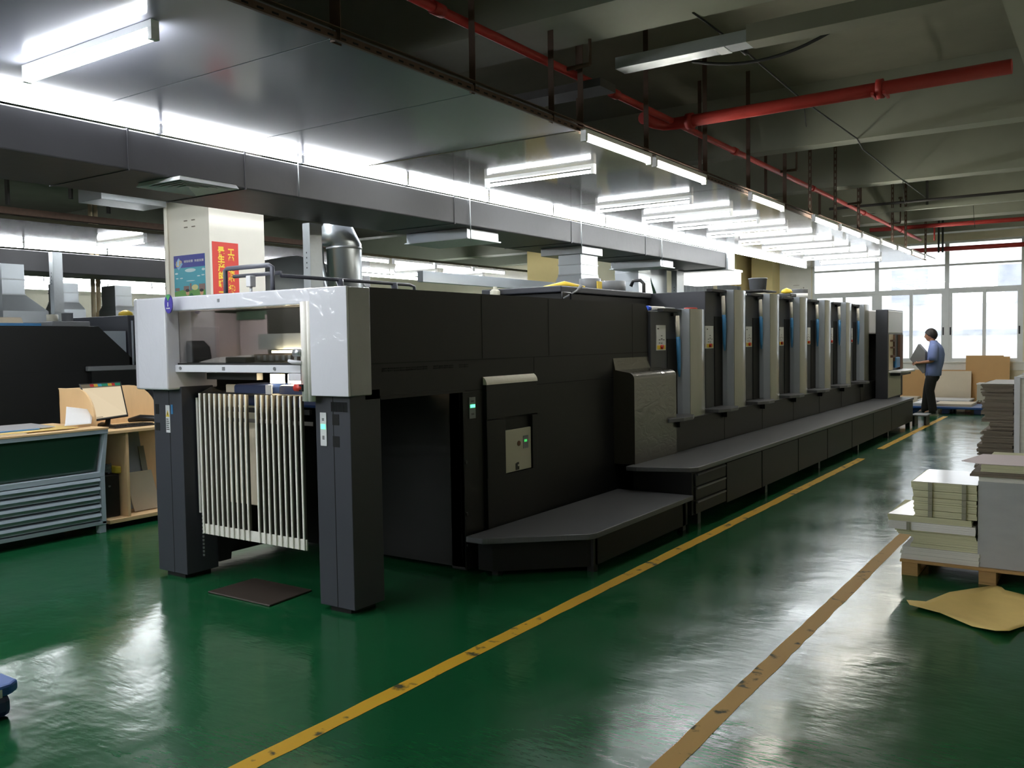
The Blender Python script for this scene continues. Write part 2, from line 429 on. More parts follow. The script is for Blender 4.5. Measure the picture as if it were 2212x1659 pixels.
# peeling white panel of wall left of the window
pw = MB().box(-7.02, -6.24, Y1 - .03, Y1, 0, 3.7)
for (x, z, a, b) in ((-6.62, 2.66, .10, .012), (-6.52, 2.655, .2, .012), (-6.48, 2.79, .02, .05), (-6.42, 2.83, .025, .025), (-6.74, 2.62, .05, .03), (-6.36, 2.67, .06, .012), (-6.6, 2.9, .15, .008)):
    pw.mat(1).box(x - a / 2, x + a / 2, Y1 - .034, Y1 - .029, z - b / 2, z + b / 2)
struct(pw.build('wall_panel', [M['white_wall'], M['board_grey']]), 'peeling white wall strip beside the window')

# ---- windows: three bays, frame > sashes, panes
bays = [-6.22, -4.71, -3.19, -1.66]
for i in range(3):
    a, b = bays[i], bays[i + 1]
    f = MB(); y0, y1 = Y1 + .02, Y1 + .10
    f.box(a, a + .045, y0, y1, wz0, wz1); f.box(b - .045, b, y0, y1, wz0, wz1)
    for (za, zb) in ((wz1 - .05, wz1), (3.18, 3.225), (2.60, 2.675), (wz0, wz0 + .035)): f.box(a + .046, b - .046, y0 + .004, y1 - .004, za, zb)
    wn = struct(f.build('window_%d' % (i + 1), M['win_frame']), ['tall aluminium window with its lower half behind the press units', 'tall aluminium window directly behind the standing worker', 'tall aluminium window behind the brown leaning cardboard'][i])
    MB().box(a + .045, b - .045, y0 + .03, y0 + .036, 3.225, wz1 - .05).build('pane', M['glass'], wn)
    MB().box(a + .045, b - .045, y0 + .03, y0 + .036, 2.675, 3.18).build('pane', M['glass'], wn)
    mid = (a + b) / 2
    for k, (s0, s1) in enumerate(((a + .045, mid + .035), (mid - .035, b - .045))):
        ys = y0 + .01 + .03 * k
        s = MB()
        s.box(s0, s0 + .07, ys, ys + .025, wz0 + .035, 2.60); s.box(s1 - .07, s1, ys, ys + .025, wz0 + .035, 2.60)
        s.box(s0 + .071, s1 - .071, ys + .002, ys + .023, wz0 + .035, wz0 + .085); s.box(s0 + .071, s1 - .071, ys + .002, ys + .023, 2.55, 2.60)
        so = s.build('sash', M['win_frame'], wn)
        MB().box(s0 + .07, s1 - .07, ys + .01, ys + .015, wz0 + .085, 2.55).build('pane', M['glass'], so)
        hx = s0 + .02 if k == 0 else s1 - .045
        MB().box(hx, hx + .028, ys - .012, ys, 1.60, 1.78).build('handle', M['press'], so)

# ---- outdoors beyond the glass
struct(box('ground', M['ground'], (-30, 20, 22.8, 60, -.4, -.3)), 'bright pavement outside the windows')
og = MB().box(-26, 14, 44, 45, -.3, 3.0)
og.mat(1).box(-26, 14, 43.8, 44, 1.62, 1.82)
og.mat(1)
for x in (-8.5, -4.2, 1.0):
    og.box(x, x + 1.5, 43.7, 44, 3.0, 4.6)
struct(og.build('wall_outside', [M['outside'], M['outside_d']]), 'pale wall across the yard outside')

# ---- floor lines
def floor_line(name, x0, x1, ya, yb, m, label):
    n = max(4, int((yb - ya) / .12)); L = []; Rr = []
    for i in range(n + 1):
        y = ya + (yb - ya) * i / n
        L.append((x0 + random.uniform(-.003, .003), y, .0015)); Rr.append((x1 + random.uniform(-.004, .004), y, .0015))
    b = MB().add(L + Rr, [(i, n + 1 + i, n + 2 + i, i + 1) for i in range(n)])
    o = b.build(name, m); struct(o, label); return o
floor_line('floor_marking', -2.765, -2.672, 1.4, 12.15, M['yellow'], 'worn yellow floor line beside the press walkway')
floor_line('floor_marking', -2.77, -2.68, 13.3, 19.2, M['yellow'], 'short yellow floor line leading to the worker')
floor_line('floor_marking', -1.418, -1.327, 1.4, 8.2, M['sand'], 'sand coloured floor line passing the paper pallet')

# ---- beams and girder under the slab
for k, (y, d, zb) in enumerate(((-2.2, .6, 3.8), (1.9, .3, 3.8), (5.25, .62, 3.8), (10.47, .26, 3.8), (13.6, .3, 3.8), (18.4, .45, 3.8), (21.6, .4, 3.86))):
    struct(box('trim_%d' % (k + 2), M['beam'], (X0, X1, y, y + d, zb, ZS)), 'grey painted ceiling beam across the hall')
struct(box('trim_9', M['beam'], (-.66, -.3, Y0, Y1, 3.86, ZS)), 'grey girder running lengthwise above the pallets')

# ---- pillars
PX, PY, PS = -8.54, 6.5, .79
pil = MB().box(PX - PS, PX, PY, PY + PS, 0, ZS)
for dx in (.28, .42):
    for dz in (2.985, 3.06):
        pil.mat(1).box(PX - dx - .03, PX - dx + .03, PY - .006, PY, dz, dz + .012)
pil.mat(0).cyl((PX - PS + .03, PY - .03, 0), (PX - PS + .03, PY - .03, ZS), .022, 8)
struct(pil.build('pillar', [M['pillar'], M['board_grey']]), 'white pillar carrying the blue poster and the red banner')
struct(box('pillar', M['pillar_y'], (-8.25, -7.75, 21.4, 22.5, 0, ZS)), 'cream pillar standing clear of the far wall')
struct(box('pillar', M['pillar_y'], (-7.55, -7.02, 21.9, 22.5, 0, ZS)), 'cream pillar beside the peeling wall strip')
for (x, y, s, l) in ((-8.54, 14.2, .7, 'cream pillar behind the flared steel exhaust duct'), (-16.6, 12.0, .75, 'white pillar behind the beige riser pipes')):
    struct(box('pillar', M['pillar_y'] if x > -10 else M['pillar'], (x - s, x, y, y + s, 0, ZS)), l)

# ================================================================== hung panel ceilings
def panel_ceiling(x0, x1, z, joints, mats, label, edge=True):
    for i in range(len(joints) - 1):
        o = box('ceiling_panel', mats[i], (x0, x1, joints[i] + .002, joints[i + 1] - .002, z, z + .045), bevel=.004)
        struct(o, label)
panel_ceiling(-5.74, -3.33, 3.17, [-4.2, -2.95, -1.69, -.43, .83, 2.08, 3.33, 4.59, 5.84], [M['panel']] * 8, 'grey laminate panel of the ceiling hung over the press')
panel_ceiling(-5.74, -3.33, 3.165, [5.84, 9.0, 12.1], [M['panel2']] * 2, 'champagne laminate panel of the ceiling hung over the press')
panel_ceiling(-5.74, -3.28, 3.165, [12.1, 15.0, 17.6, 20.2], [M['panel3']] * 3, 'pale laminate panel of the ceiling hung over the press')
for (x, ya, yb, l) in ((-3.325, -4.2, 5.84, 'rusty slotted angle along the panel edge near the viewer'), (-3.325, 5.84, 12.1, 'rusty slotted angle along the middle of the panel edge'), (-3.27, 12.1, 20.2, 'rusty slotted angle along the panel edge by the window')):
    b = MB().box(x, x + .005, ya, yb, 3.155, 3.20).box(x, x + .03, ya, yb, 3.215, 3.22).box(x + .005, x + .02, ya, yb, 3.155, 3.16)
    y = ya + .1
    while y < min(yb, 9.5):
        b.mat(1).box(x + .0045, x + .0065, y, y + .04, 3.172, 3.182); y += .09
    o = b.build('edge_angle', [M['rust'], M['seam']]); tag(o, l, 'angle iron', 'slotted angles edging the hung ceiling')
panel_ceiling(-13.4, -5.9, 3.20, [-8.6, -6, -3.4, -.8], [M['panel']] * 3, 'unseen laminate panel added to shield the slab over the bay behind the viewer')  # unseen panels added to keep the bay lamps' light off the slab
panel_ceiling(-7.45, -6.0, 3.20, [-.8, 2.75], [M['panel']], 'unseen laminate panel added to shield the slab over the passage by the drawer cabinet')  # out-of-view panel added so the passage lamps don't brighten the slab
panel_ceiling(-7.6, -6.62, 3.18, [2.76, 7.5, 12.6], [M['panel']] * 2, 'laminate panel added out of sight behind the long duct to shield the slab')  # hidden panels added to block upward light from the row behind the duct
# panels over the second and third press lines
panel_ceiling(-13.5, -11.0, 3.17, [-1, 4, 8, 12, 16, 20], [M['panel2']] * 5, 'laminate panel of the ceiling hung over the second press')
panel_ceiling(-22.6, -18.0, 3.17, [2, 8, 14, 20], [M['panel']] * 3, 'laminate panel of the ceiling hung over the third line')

# ================================================================== fluorescent lights
def lamp_proto(name, length, axis, m, r=.015, wing=0):
    """batten at the origin: housing, glowing tube and two end caps"""
    t = thing(name, '', 'light', (0, 0, 0), None)
    h = length / 2
    def bx(b, a0, a1, c0, c1, z0, z1):
        return b.box(a0, a1, c0, c1, z0, z1) if axis == 'x' else b.box(c0, c1, a0, a1, z0, z1)
    def pt(a, z):
        return (a, 0, z) if axis == 'x' else (0, a, z)
    if wing:
        MB().prism([(-.012, r + .004), (.012, r + .004), (wing, .043), (-wing, .043)], axis, -h, h).build('added_reflector', M['white_metal'], t)  # wing shaped so the tube whitens the gap up to the panel
    else:
        bx(MB(), -h, h, -.022, .022, .034, .068).build('housing', M['white_metal'], t)
    MB().cyl(pt(-h + (.012 if wing else .03), 0), pt(h - (.012 if wing else .03), 0), r, 12).build('tube', m, t)
    ce = .012 if wing else .03
    for s in (-1, 1):
        b = MB(); bx(b, min(s * h, s * (h - ce)), max(s * h, s * (h - ce)), -.022, .022, -.024, .034); b.build('end_cap', M['label'], t)
    return t
def place(proto, first, loc, label, group):
    if first:
        proto.location = loc; proto['label'] = label; proto['group'] = group; return proto
    return dup(proto, loc, label, group)
ORD = ['first', 'second', 'third', 'fourth', 'fifth', 'sixth', 'seventh', 'eighth', 'ninth', 'tenth', 'eleventh', 'twelfth', 'thirteenth', 'fourteenth', 'fifteenth', 'sixteenth', 'seventeenth']
ZT = 3.10
cross = lamp_proto('fluorescent_light', 1.19, 'x', M['tube'], .025)
thin = lamp_proto('fluorescent_light', 1.19, 'x', M['tube'], .013)
cy = [-2.4, -1.15, .1, 2.64, 7.0, 9.2, 10.42, 11.4, 12.6, 13.95, 15.1, 16.2, 17.55, 18.7]
for k, y in enumerate(cy):
    lab = 'crosswise fluorescent light mounted on the hung ceiling, %s one along the press' % ORD[max(0, k - 3)]
    if k < 3: lab = 'added unseen crosswise light of the hung ceiling above and behind the viewer, %s from the back' % ORD[k]  # unseen lamps added to brighten the front of the press
    if k == 3: lab = 'big bright crosswise fluorescent light on the grey ceiling panels'
    place(cross if y < 5 else thin, k in (0, 4), (-4.42, y, ZT), lab, 'crosswise lights on the hung ceiling')
row = lamp_proto('fluorescent_light', 1.31, 'y', M['tube'], .024, .03)
yy = -3.6
for k in range(19):
    y = -3.4 + 1.32 * k
    if y > 19.6: break
    place(row, k == 0, (-5.585, y, 3.128), 'lengthwise fluorescent light in the long row above the duct, %s tube of the row' % ORD[min(k, 16)], 'row of lights above the duct')
edge = lamp_proto('fluorescent_light', 1.14, 'y', M['tube_w'], .017)
for k, (y, x) in enumerate(((6.38, -3.32), (7.60, -3.32), (9.93, -3.29), (12.2, -3.25), (13.42, -3.22), (14.6, -3.2), (15.78, -3.17), (16.96, -3.15), (18.14, -3.12), (19.3, -3.10))):
    lab = ['warm light at the corner where grey ceiling panels end', 'warm light next after the corner light on the panel edge', 'lone warm light on the panel edge with gaps on both sides'][k] if k < 3 else 'lengthwise light of the unbroken run on the panel edge, %s before the window' % ORD[9 - k]
    place(edge, k == 0, (x + .05, y, 3.10), lab, 'lights along the aisle edge of the hung ceiling')
for k, y in enumerate((-.9, .2, 1.3, 2.4)):  # out-of-view lamps added to brighten hood and cabinet from the left
    place(cross, False, (-6.75, y, 3.13), 'added unseen crosswise light over the passage beside the drawer cabinet, %s from the back' % ORD[k], 'added unseen lights over the passage')
k = 0
for yb_ in (-1.6, -3.4, -5.2, -7.0):  # lamp rows added behind the camera to brighten surfaces facing it
    for xb_ in (-6.6, -8.6, -10.6, -12.6):
        place(cross, False, (xb_, yb_, 3.13), 'added unseen crosswise light of the bay behind the viewer, %s along its rows' % ORD[k], 'added unseen lights of the bay behind the viewer'); k += 1
for k in range(8):  # row added out of sight to brighten the pillar and desk
    place(row, False, (-6.85, 3.4 + 1.32 * k, 3.137), 'added lengthwise light hidden behind the far side of the long duct, %s one' % ORD[k], 'added unseen lights on the far side of the duct')
# second line of lights, over the second press
for k in range(8):
    place(row, False, (-13.385, 3.6 + 1.32 * k, 3.128), 'fluorescent light in the row above the second press, %s from the viewer' % ORD[k], 'lights above the second press')
place(cross, False, (-11.92, 7.55, 3.10), 'crosswise fluorescent light hung over the second press', 'lights above the second press')
# third and fourth lines
for k in range(4):
    place(edge, False, (-11.05, 11.75 + 1.25 * k, 3.10), 'bare tube light on the edge of the second ceiling, %s of four' % ORD[k], 'lights on the edge of the second ceiling')
for k in range(7):
    place(row, False, (-13.69, 14.6 + 1.32 * k, 3.125), 'fluorescent light in the far row behind the steel ducts, %s tube' % ORD[k], 'far row of lights behind the ducts')
for k in range(2):
    place(cross, False, (-12.6, 14.9 + 1.7 * k, 3.10), 'crosswise light hung above the far row behind the ducts, %s one' % ORD[k], 'far row of lights behind the ducts')
for k in range(8):
    place(row, False, (-19.5, 9.8 + 1.32 * k, 3.125), 'fluorescent light in the upper row over the third line, %s tube' % ORD[k], 'upper row of lights over the third line')
for k in range(8):
    place(row, False, (-22.3, 11.7 + 1.32 * k, 3.125), 'fluorescent light in the lower row over the third line, %s tube' % ORD[k], 'lower row of lights over the third line')
# boxed light at the end of the duct
lb = thing('light_box', 'boxy white ceiling light past the end of the duct', 'light', (-6.3, 15.9, 2.62))
box('diffuser', emit('box_light_glow', (1, .98, .94, 1), 2.2), (-6.75, -5.85, 15.4, 16.4, 2.62, 2.84), lb, .01)
box('housing', M['white_metal'], (-6.77, -5.83, 15.38, 16.42, 2.84, 2.88), lb)
MB().cyl((-6.3, 15.9, 2.88), (-6.3, 15.9, ZS), .01, 6).build('hanger_rod', M['galv_m'], lb)
# ================================================================== printing press
PR = thing('printing_press', 'long charcoal multi-unit offset printing press with film-wrapped silver covers', 'printing press', (-4.63, 3.74, 0))
XR, XL, YF = -3.681, -5.586, 3.74
# delivery columns
for (x0, x1, s) in ((XL, -5.266, 'l'), (-3.968, XR, 'r')):
    c = box('column', M['press_b'], (x0, x1, YF, 4.0, .03, 1.33), PR, .004)
    mid = (x0 + x1) / 2 + (.02 if s == 'l' else .005)
    box('seam', M['seam'], (mid - .002, mid + .002, YF - .0015, YF, .03, 1.30), c)
    box('foot', M['seam'], (x0 + .07, x1 - .05, YF + .02, 3.97, 0, .03), c)
    if s == 'l':
        for (a, b, z0, z1) in ((-5.565, -5.525, 1.135, 1.205), (-5.57, -5.52, 1.02, 1.075)):
            box('opening', M['seam'], (a, b, YF - .002, YF + .01, z0, z1), c)
        st = MB().box(-5.445, -5.40, YF - .003, YF, 1.01, 1.20).mat(1)
        st.prism([(-5.443, 1.12), (-5.402, 1.12), (-5.4225, 1.165)], 'y', YF - .0045, YF - .003).mat(2)
        st.box(-5.425, -5.42, YF - .0055, YF - .004, 1.13, 1.15)
        for k in range(6): st.box(-5.44, -5.408 - .004 * (k % 3), YF - .0045, YF - .003, 1.03 + .014 * k, 1.036 + .014 * k)
        st.build('warning_sticker', [M['label'], M['yellow_p'], M['ink']], c)
        box('blue_tag', M['blue'], (-5.385, -5.365, YF - .003, YF, 1.14, 1.205), c)
    else:
        pn = MB().box(-3.925, -3.873, YF - .006, YF, .998, 1.197).mat(1)
        for z in (1.158, 1.150, 1.053, 1.045, 1.037): pn.box(-3.908, -3.890, YF - .0075, YF - .006, z, z + .005)
        pn.build('status_panel', [M['label'], M['ink']], c, .002)
        box('green_indicator', M['led'], (-3.918, -3.88, YF - .0085, YF - .006, 1.098, 1.128), c, .002)
        for (z0, z1) in ((1.125, 1.19), (.995, 1.06)): box('opening', M['seam'], (-3.826, -3.772, YF - .002, YF + .01, z0, z1), c)
        g = MB()
        for k in range(13): g.box(-3.835 + .0105 * k, -3.829 + .0105 * k, YF - .002, YF + .002, 1.205, 1.262)
        g.build('vent_grille', M['seam'], c)
# hood over the delivery
hl = MB().prism([(-5.69, 3.74), (-5.66, 3.66), (-5.60, 3.645), (-5.28, 3.645), (-5.28, 4.05), (-5.69, 4.05)], 'z', 1.312, 1.938).build('hood', M['hood'], PR, .012)
hr = MB().prism([(-3.90, 3.69), (-3.625, 3.69), (-3.625, 3.87), (-3.90, 3.87)], 'z', 1.30, 1.932)
hro = hr.build('hood', M['hood_side'], PR, .006)
box('fascia', M['hood'], (-3.93, -3.625, 3.675, 3.692, 1.30, 1.935), hro, .004)
# roller edge bundle beside the opening
rb = MB()
for (x, y, r) in ((-4.025, 3.72, .022), (-3.985, 3.70, .026), (-3.945, 3.695, .022)):
    rb.tube([(x, y, 1.265), (x, y, 1.86)], r, 14)
rb.build('edge_profile', M['slat'], PR)
kn = MB().tube([(-4.04, 3.715, 1.555), (-4.10, 3.705, 1.555)], .024, 14); kn.build('knob', M['alu'], PR)
MB().tube([(-4.03, 3.70, 1.495), (-4.10, 3.69, 1.50), (-4.13, 3.685, 1.508)], [.012, .013, .009], 10).build('lever', M['white_p'], PR)
es = MB().tube([(-4.01, 3.69, 1.345), (-4.075, 3.685, 1.345)], .022, 14); es.build('emergency_stop', M['red'], PR)
box('stop_bracket', M['seam'], (-4.03, -4.0, 3.67, 3.72, 1.325, 1.365), PR)
# top beam and film
tb = MB().box(-5.28, -3.93, 3.70, 3.92, 1.843, 1.94).build('top_beam', M['hood'], PR, .008)
box('lock', M['gap_grey'], (-4.80, -4.78, 3.697, 3.70, 1.888, 1.908), tb)
# crossbar
cb = MB().box(-5.39, -4.055, 3.71, 3.79, 1.432, 1.48).box(-5.39, -5.295, 3.71, 3.79, 1.385, 1.430).box(-4.165, -4.055, 3.71, 3.79, 1.385, 1.430).build('crossbar', M['white_p'], PR, .003)
for x in (-5.225, -4.285): MB().cyl((x, 3.706, 1.458), (x, 3.711, 1.458), .011, 12).build('bolt', M['gap_grey'], cb)
box('lock', M['gap_grey'], (-4.785, -4.76, 3.707, 3.71, 1.445, 1.468), cb)
box('shelf_edge', M['press'], (-5.39, -4.055, 3.73, 3.95, 1.481, 1.492), cb)
# round badge on the beam
BX, BZ = -5.225, 1.890
def oval(a, b, t0=0, t1=2 * PI, n=32):
    return [(BX + a * math.cos(t0 + (t1 - t0) * k / n), BZ + b * math.sin(t0 + (t1 - t0) * k / n)) for k in range(n + (0 if t1 - t0 > 6 else 1))]
bd = MB().prism(oval(.042, .064), 'y', 3.634, 3.640)
bd.mat(1).prism([(BX, BZ + .018)] + oval(.041, .063, PI * .30, PI * .70, 8), 'y', 3.632, 3.634)
bd.mat(2).prism([(BX - .004 + .0042 * math.cos(2 * PI * k / 10), BZ + .006 + .0042 * math.sin(2 * PI * k / 10)) for k in range(10)], 'y', 3.632, 3.634)
bd.box(BX - .008, BX, 3.632, 3.634, BZ - .018, BZ + .001)
for k in range(4): bd.box(BX - .022 + .010 * k, BX - .014 + .010 * k, 3.632, 3.634, BZ - .034, BZ - .026)
bd.build('round_badge', [M['violet'], M['green_badge'], M['label']], PR)
# interior of the delivery
box('inner_wall', M['press_k'], (-5.5, -3.72, 4.75, 4.78, 1.27, 1.89), PR)
box('side_sheet', M['pink_paper'], (-5.3, -5.29, 3.78, 4.7, 1.50, 1.84), PR)
pz = MB().box(-5.27, -4.78, 4.25, 4.255, 1.52, 1.84).build('proof_sheet', M['pink_paper'], PR)
box('green_film', mat('green_tint_film', S(58, 96, 76), .3), (-5.28, -4.93, 4.23, 4.235, 1.79, 1.85), PR)
box('grey_sheet', M['pink_paper'], (-4.96, -4.80, 4.22, 4.225, 1.62, 1.82), PR)
box('dark_hood_panel', M['press_k'], (-4.80, -4.02, 4.1, 4.14, 1.48, 1.85), PR)
box('steel_strip', M['galv_m'], (-4.80, -4.13, 4.02, 4.08, 1.575, 1.68), PR)
box('work_and_fill_light', M['warm'], (-4.62, -4.13, 3.98, 4.02, 1.552, 1.568), PR)
box('work_and_fill_light', emit('delivery_fill_glow', (1.0, .92, .86, 1), 20.0), (-5.2, -4.1, 3.93, 3.95, 1.865, 1.88), PR)  # unseen lamp added behind the beam to brighten the delivery sheets
box('gripper_bar', M['brown'], (-4.7, -4.1, 3.9, 3.95, 1.50, 1.545), PR)
gb = MB()
for k in range(10): gb.box(-4.68 + .058 * k, -4.655 + .058 * k, 3.86, 3.90, 1.505, 1.54)
gb.build('gripper_fingers', M['alu'], PR)
fan = MB().add([(-5.20, 3.84, 1.497), (-4.66, 3.84, 1.497), (-4.66, 4.05, 1.525), (-4.92, 4.16, 1.545), (-5.19, 3.98, 1.525)], [(0, 1, 2, 3, 4)]).build('sheet_fan', M['paper'], PR, solid=.012)
MB().prism([(-5.36, 1.49), (-5.36, 1.645), (-5.28, 1.645), (-5.215, 1.60), (-5.20, 1.53), (-5.21, 1.49)], 'y', 3.80, 3.95).build('side_guide', M['black'], PR, .01)
box('powder_unit', M['black'], (-4.82, -4.62, 3.76, 3.84, 1.492, 1.53), PR, .006)
pl = MB().box(-5.28, -4.05, 3.745, 3.749, 1.495, 1.84).build('guard_pane', M['plexi'], PR)
# warm lit gap below the crossbar
box('upper_tray', M['press_k'], (-5.3, -4.05, 3.85, 4.7, 1.27, 1.285), PR)
wl = MB()
for (a, b) in ((-4.63, -4.50), (-4.46, -4.35), (-4.31, -4.15)): wl.box(a, b, 3.97, 3.98, 1.352, 1.412)
wl.build('lit_panel', M['warm'], PR)
box('sheet_brake', M['black'], (-5.2, -4.68, 3.90, 3.95, 1.375, 1.42), PR)
for (a, b) in ((-4.95, -4.60), (-4.50, -4.12)):
    f = box('suction_box', M['navy'], (a, b, 3.92, 4.2, 1.20, 1.345), PR, .02)
box('test_strip', M['label'], (-4.575, -4.515, 3.88, 3.885, 1.27, 1.345), PR)
# body of the delivery behind and beside the pile opening
sp_ = [(4.82, .05), (4.82, 1.27), (3.87, 1.27), (3.87, 1.94), (7.69, 1.94), (8.17, 1.48), (8.17, .05)]
b = MB().prism(sp_, 'x', XR, XR - .025).prism(sp_, 'x', -5.525, -5.55)
b.box(-5.525, XR - .025, 3.92, 7.69, 1.90, 1.94)
b.prism([(4.82, .05), (4.82, 1.90), (7.69, 1.90), (8.12, 1.48), (8.12, .05)], 'x', XR - .026, -5.524)
body = b.build('delivery_body', M['press'], PR)
lw = box('inner_side', M['press_k'], (-5.56, -5.50, 4.0, 4.82, .05, 1.3), PR)
sm = MB()
for (y0, y1, z) in ((3.88, 8.15, 1.482), (4.85, 7.4, 1.270)): sm.box(XR - .001, XR + .0015, y0, y1, z - .003, z + .003)
for (y, z0, z1) in ((5.06, 1.49, 1.93), (5.95, 1.49, 1.93), (7.42, 1.29, 1.93), (5.06, .05, 1.27), (5.73, .05, 1.48)): sm.box(XR - .001, XR + .0015, y - .002, y + .002, z0, z1)
sm.build('panel_seam', M['seam'], body)
vg = MB()
for k in range(16):
    if k in (8, 13): continue
    for z in (1.432, 1.446): vg.box(XR - .001, XR + .002, 4.02 + .055 * k, 4.065 + .055 * k, z, z + .007)
vg.build('vent_slots', M['seam'], body)
MB().box(XR - .02, XR + .003, 4.0, 4.83, 1.262, 1.285).build('side_overhang', M['press'], body)
# doorway post with the second status panel
post = box('door_post', M['press'], (-3.80, XR + .004, 4.82, 5.04, .03, 1.262), PR, .004)
pn = MB().box(XR + .004, XR + .010, 4.885, 4.955, 1.075, 1.222).mat(1)
for z in (1.195, 1.188, 1.10, 1.107): pn.box(XR + .010, XR + .0115, 4.905, 4.935, z, z + .004)
pn.build('status_panel', [M['gap_grey'], M['ink']], post)
box('green_indicator', M['led'], (XR + .0105, XR + .013, 4.893, 4.947, 1.150, 1.172), post)
hh = MB()
for z in (.78, .42, .20): hh.cyl((XR + .004, 4.84, z), (XR + .012, 4.84, z), .012, 10)
hh.build('hinge', M['black'], post)
# control cabinet with light cap and beige unit in its window
cc = MB()
x1 = XR + .03
cc.box(-3.80, x1, 5.06, 5.72, .06, .635).box(-3.80, x1, 5.06, 5.29, .635, 1.05).box(-3.80, x1, 5.65, 5.72, .635, 1.05).box(-3.80, x1, 5.06, 5.72, 1.05, 1.30)
cco = cc.build('control_cabinet', M['press'], PR, .004)
cap = [(x1 + .004, 1.300)] + [(x1 - .065 + .069 * math.cos(a), 1.300 + .066 * math.sin(a)) for a in [PI / 2 * k / 7 for k in range(8)]] + [(-3.80, 1.366), (-3.80, 1.300)]
MB().prism(cap, 'y', 5.06, 5.725).build('cap', M['slat'], cco)
ru = MB().box(-3.78, x1 - .012, 5.295, 5.645, .642, .955).box(-3.78, x1 - .05, 5.295, 5.42, .955, 1.02).build('roller_unit', M['beige'], cco, .003)
box('cavity', M['seam'], (-3.80, -3.79, 5.29, 5.65, .955, 1.05), cco)
kb = MB().tube([(x1 - .012, 5.475, .845), (x1 - .006, 5.475, .845)], .019, 14).build('knob', M['brown'], ru)
lc = MB().box(x1 - .012, x1 - .010, 5.535, 5.605, .80, .895).build('keypad', M['gap_grey'], ru)
box('display', M['lcd'], (x1 - .010, x1 - .0085, 5.548, 5.585, .848, .866), ru)
MB().box(x1 - .012, x1 - .009, 5.43, 5.455, .65, .70).box(x1 - .012, x1 - .009, 5.46, 5.475, .65, .675).box(x1 - .012, x1 - .009, 5.445, 5.472, .69, .705).build('latch', M['black'], ru)
# film wrapped bulge at the walkway end
wb = [(-3.70, .502), (-3.475, .502), (-3.475, 1.255)] + [(-3.475 - .07 + .07 * math.cos(a), 1.255 + .06 * math.sin(a)) for a in [PI / 2 * k / 6 for k in range(1, 7)]] + [(-3.66, 1.335), (-3.685, 1.46), (-3.70, 1.46)]
MB().prism(wb, 'y', 7.03, 7.93).build('wrapped_cover', M['cover_d'], PR)
# mid body between delivery and units
box('mid_body', M['press'], (-5.5, -3.72, 8.1, 17.0, .05, 1.75), PR)
bp_ = MB()
for k in range(7):
    bp_.box(-3.75, -3.50, 8.02 + 1.2535 * k if k else 7.6, 9.268 + 1.2535 * k, .505, .815)
bp_.build('base_panel', M['press'], PR, .003)
sl = MB()
for k in range(6): sl.box(-3.50, -3.4985, 9.266 + 1.2535 * k, 9.276 + 1.2535 * k, .505, .815)
sl.build('panel_seam', M['seam'], PR)
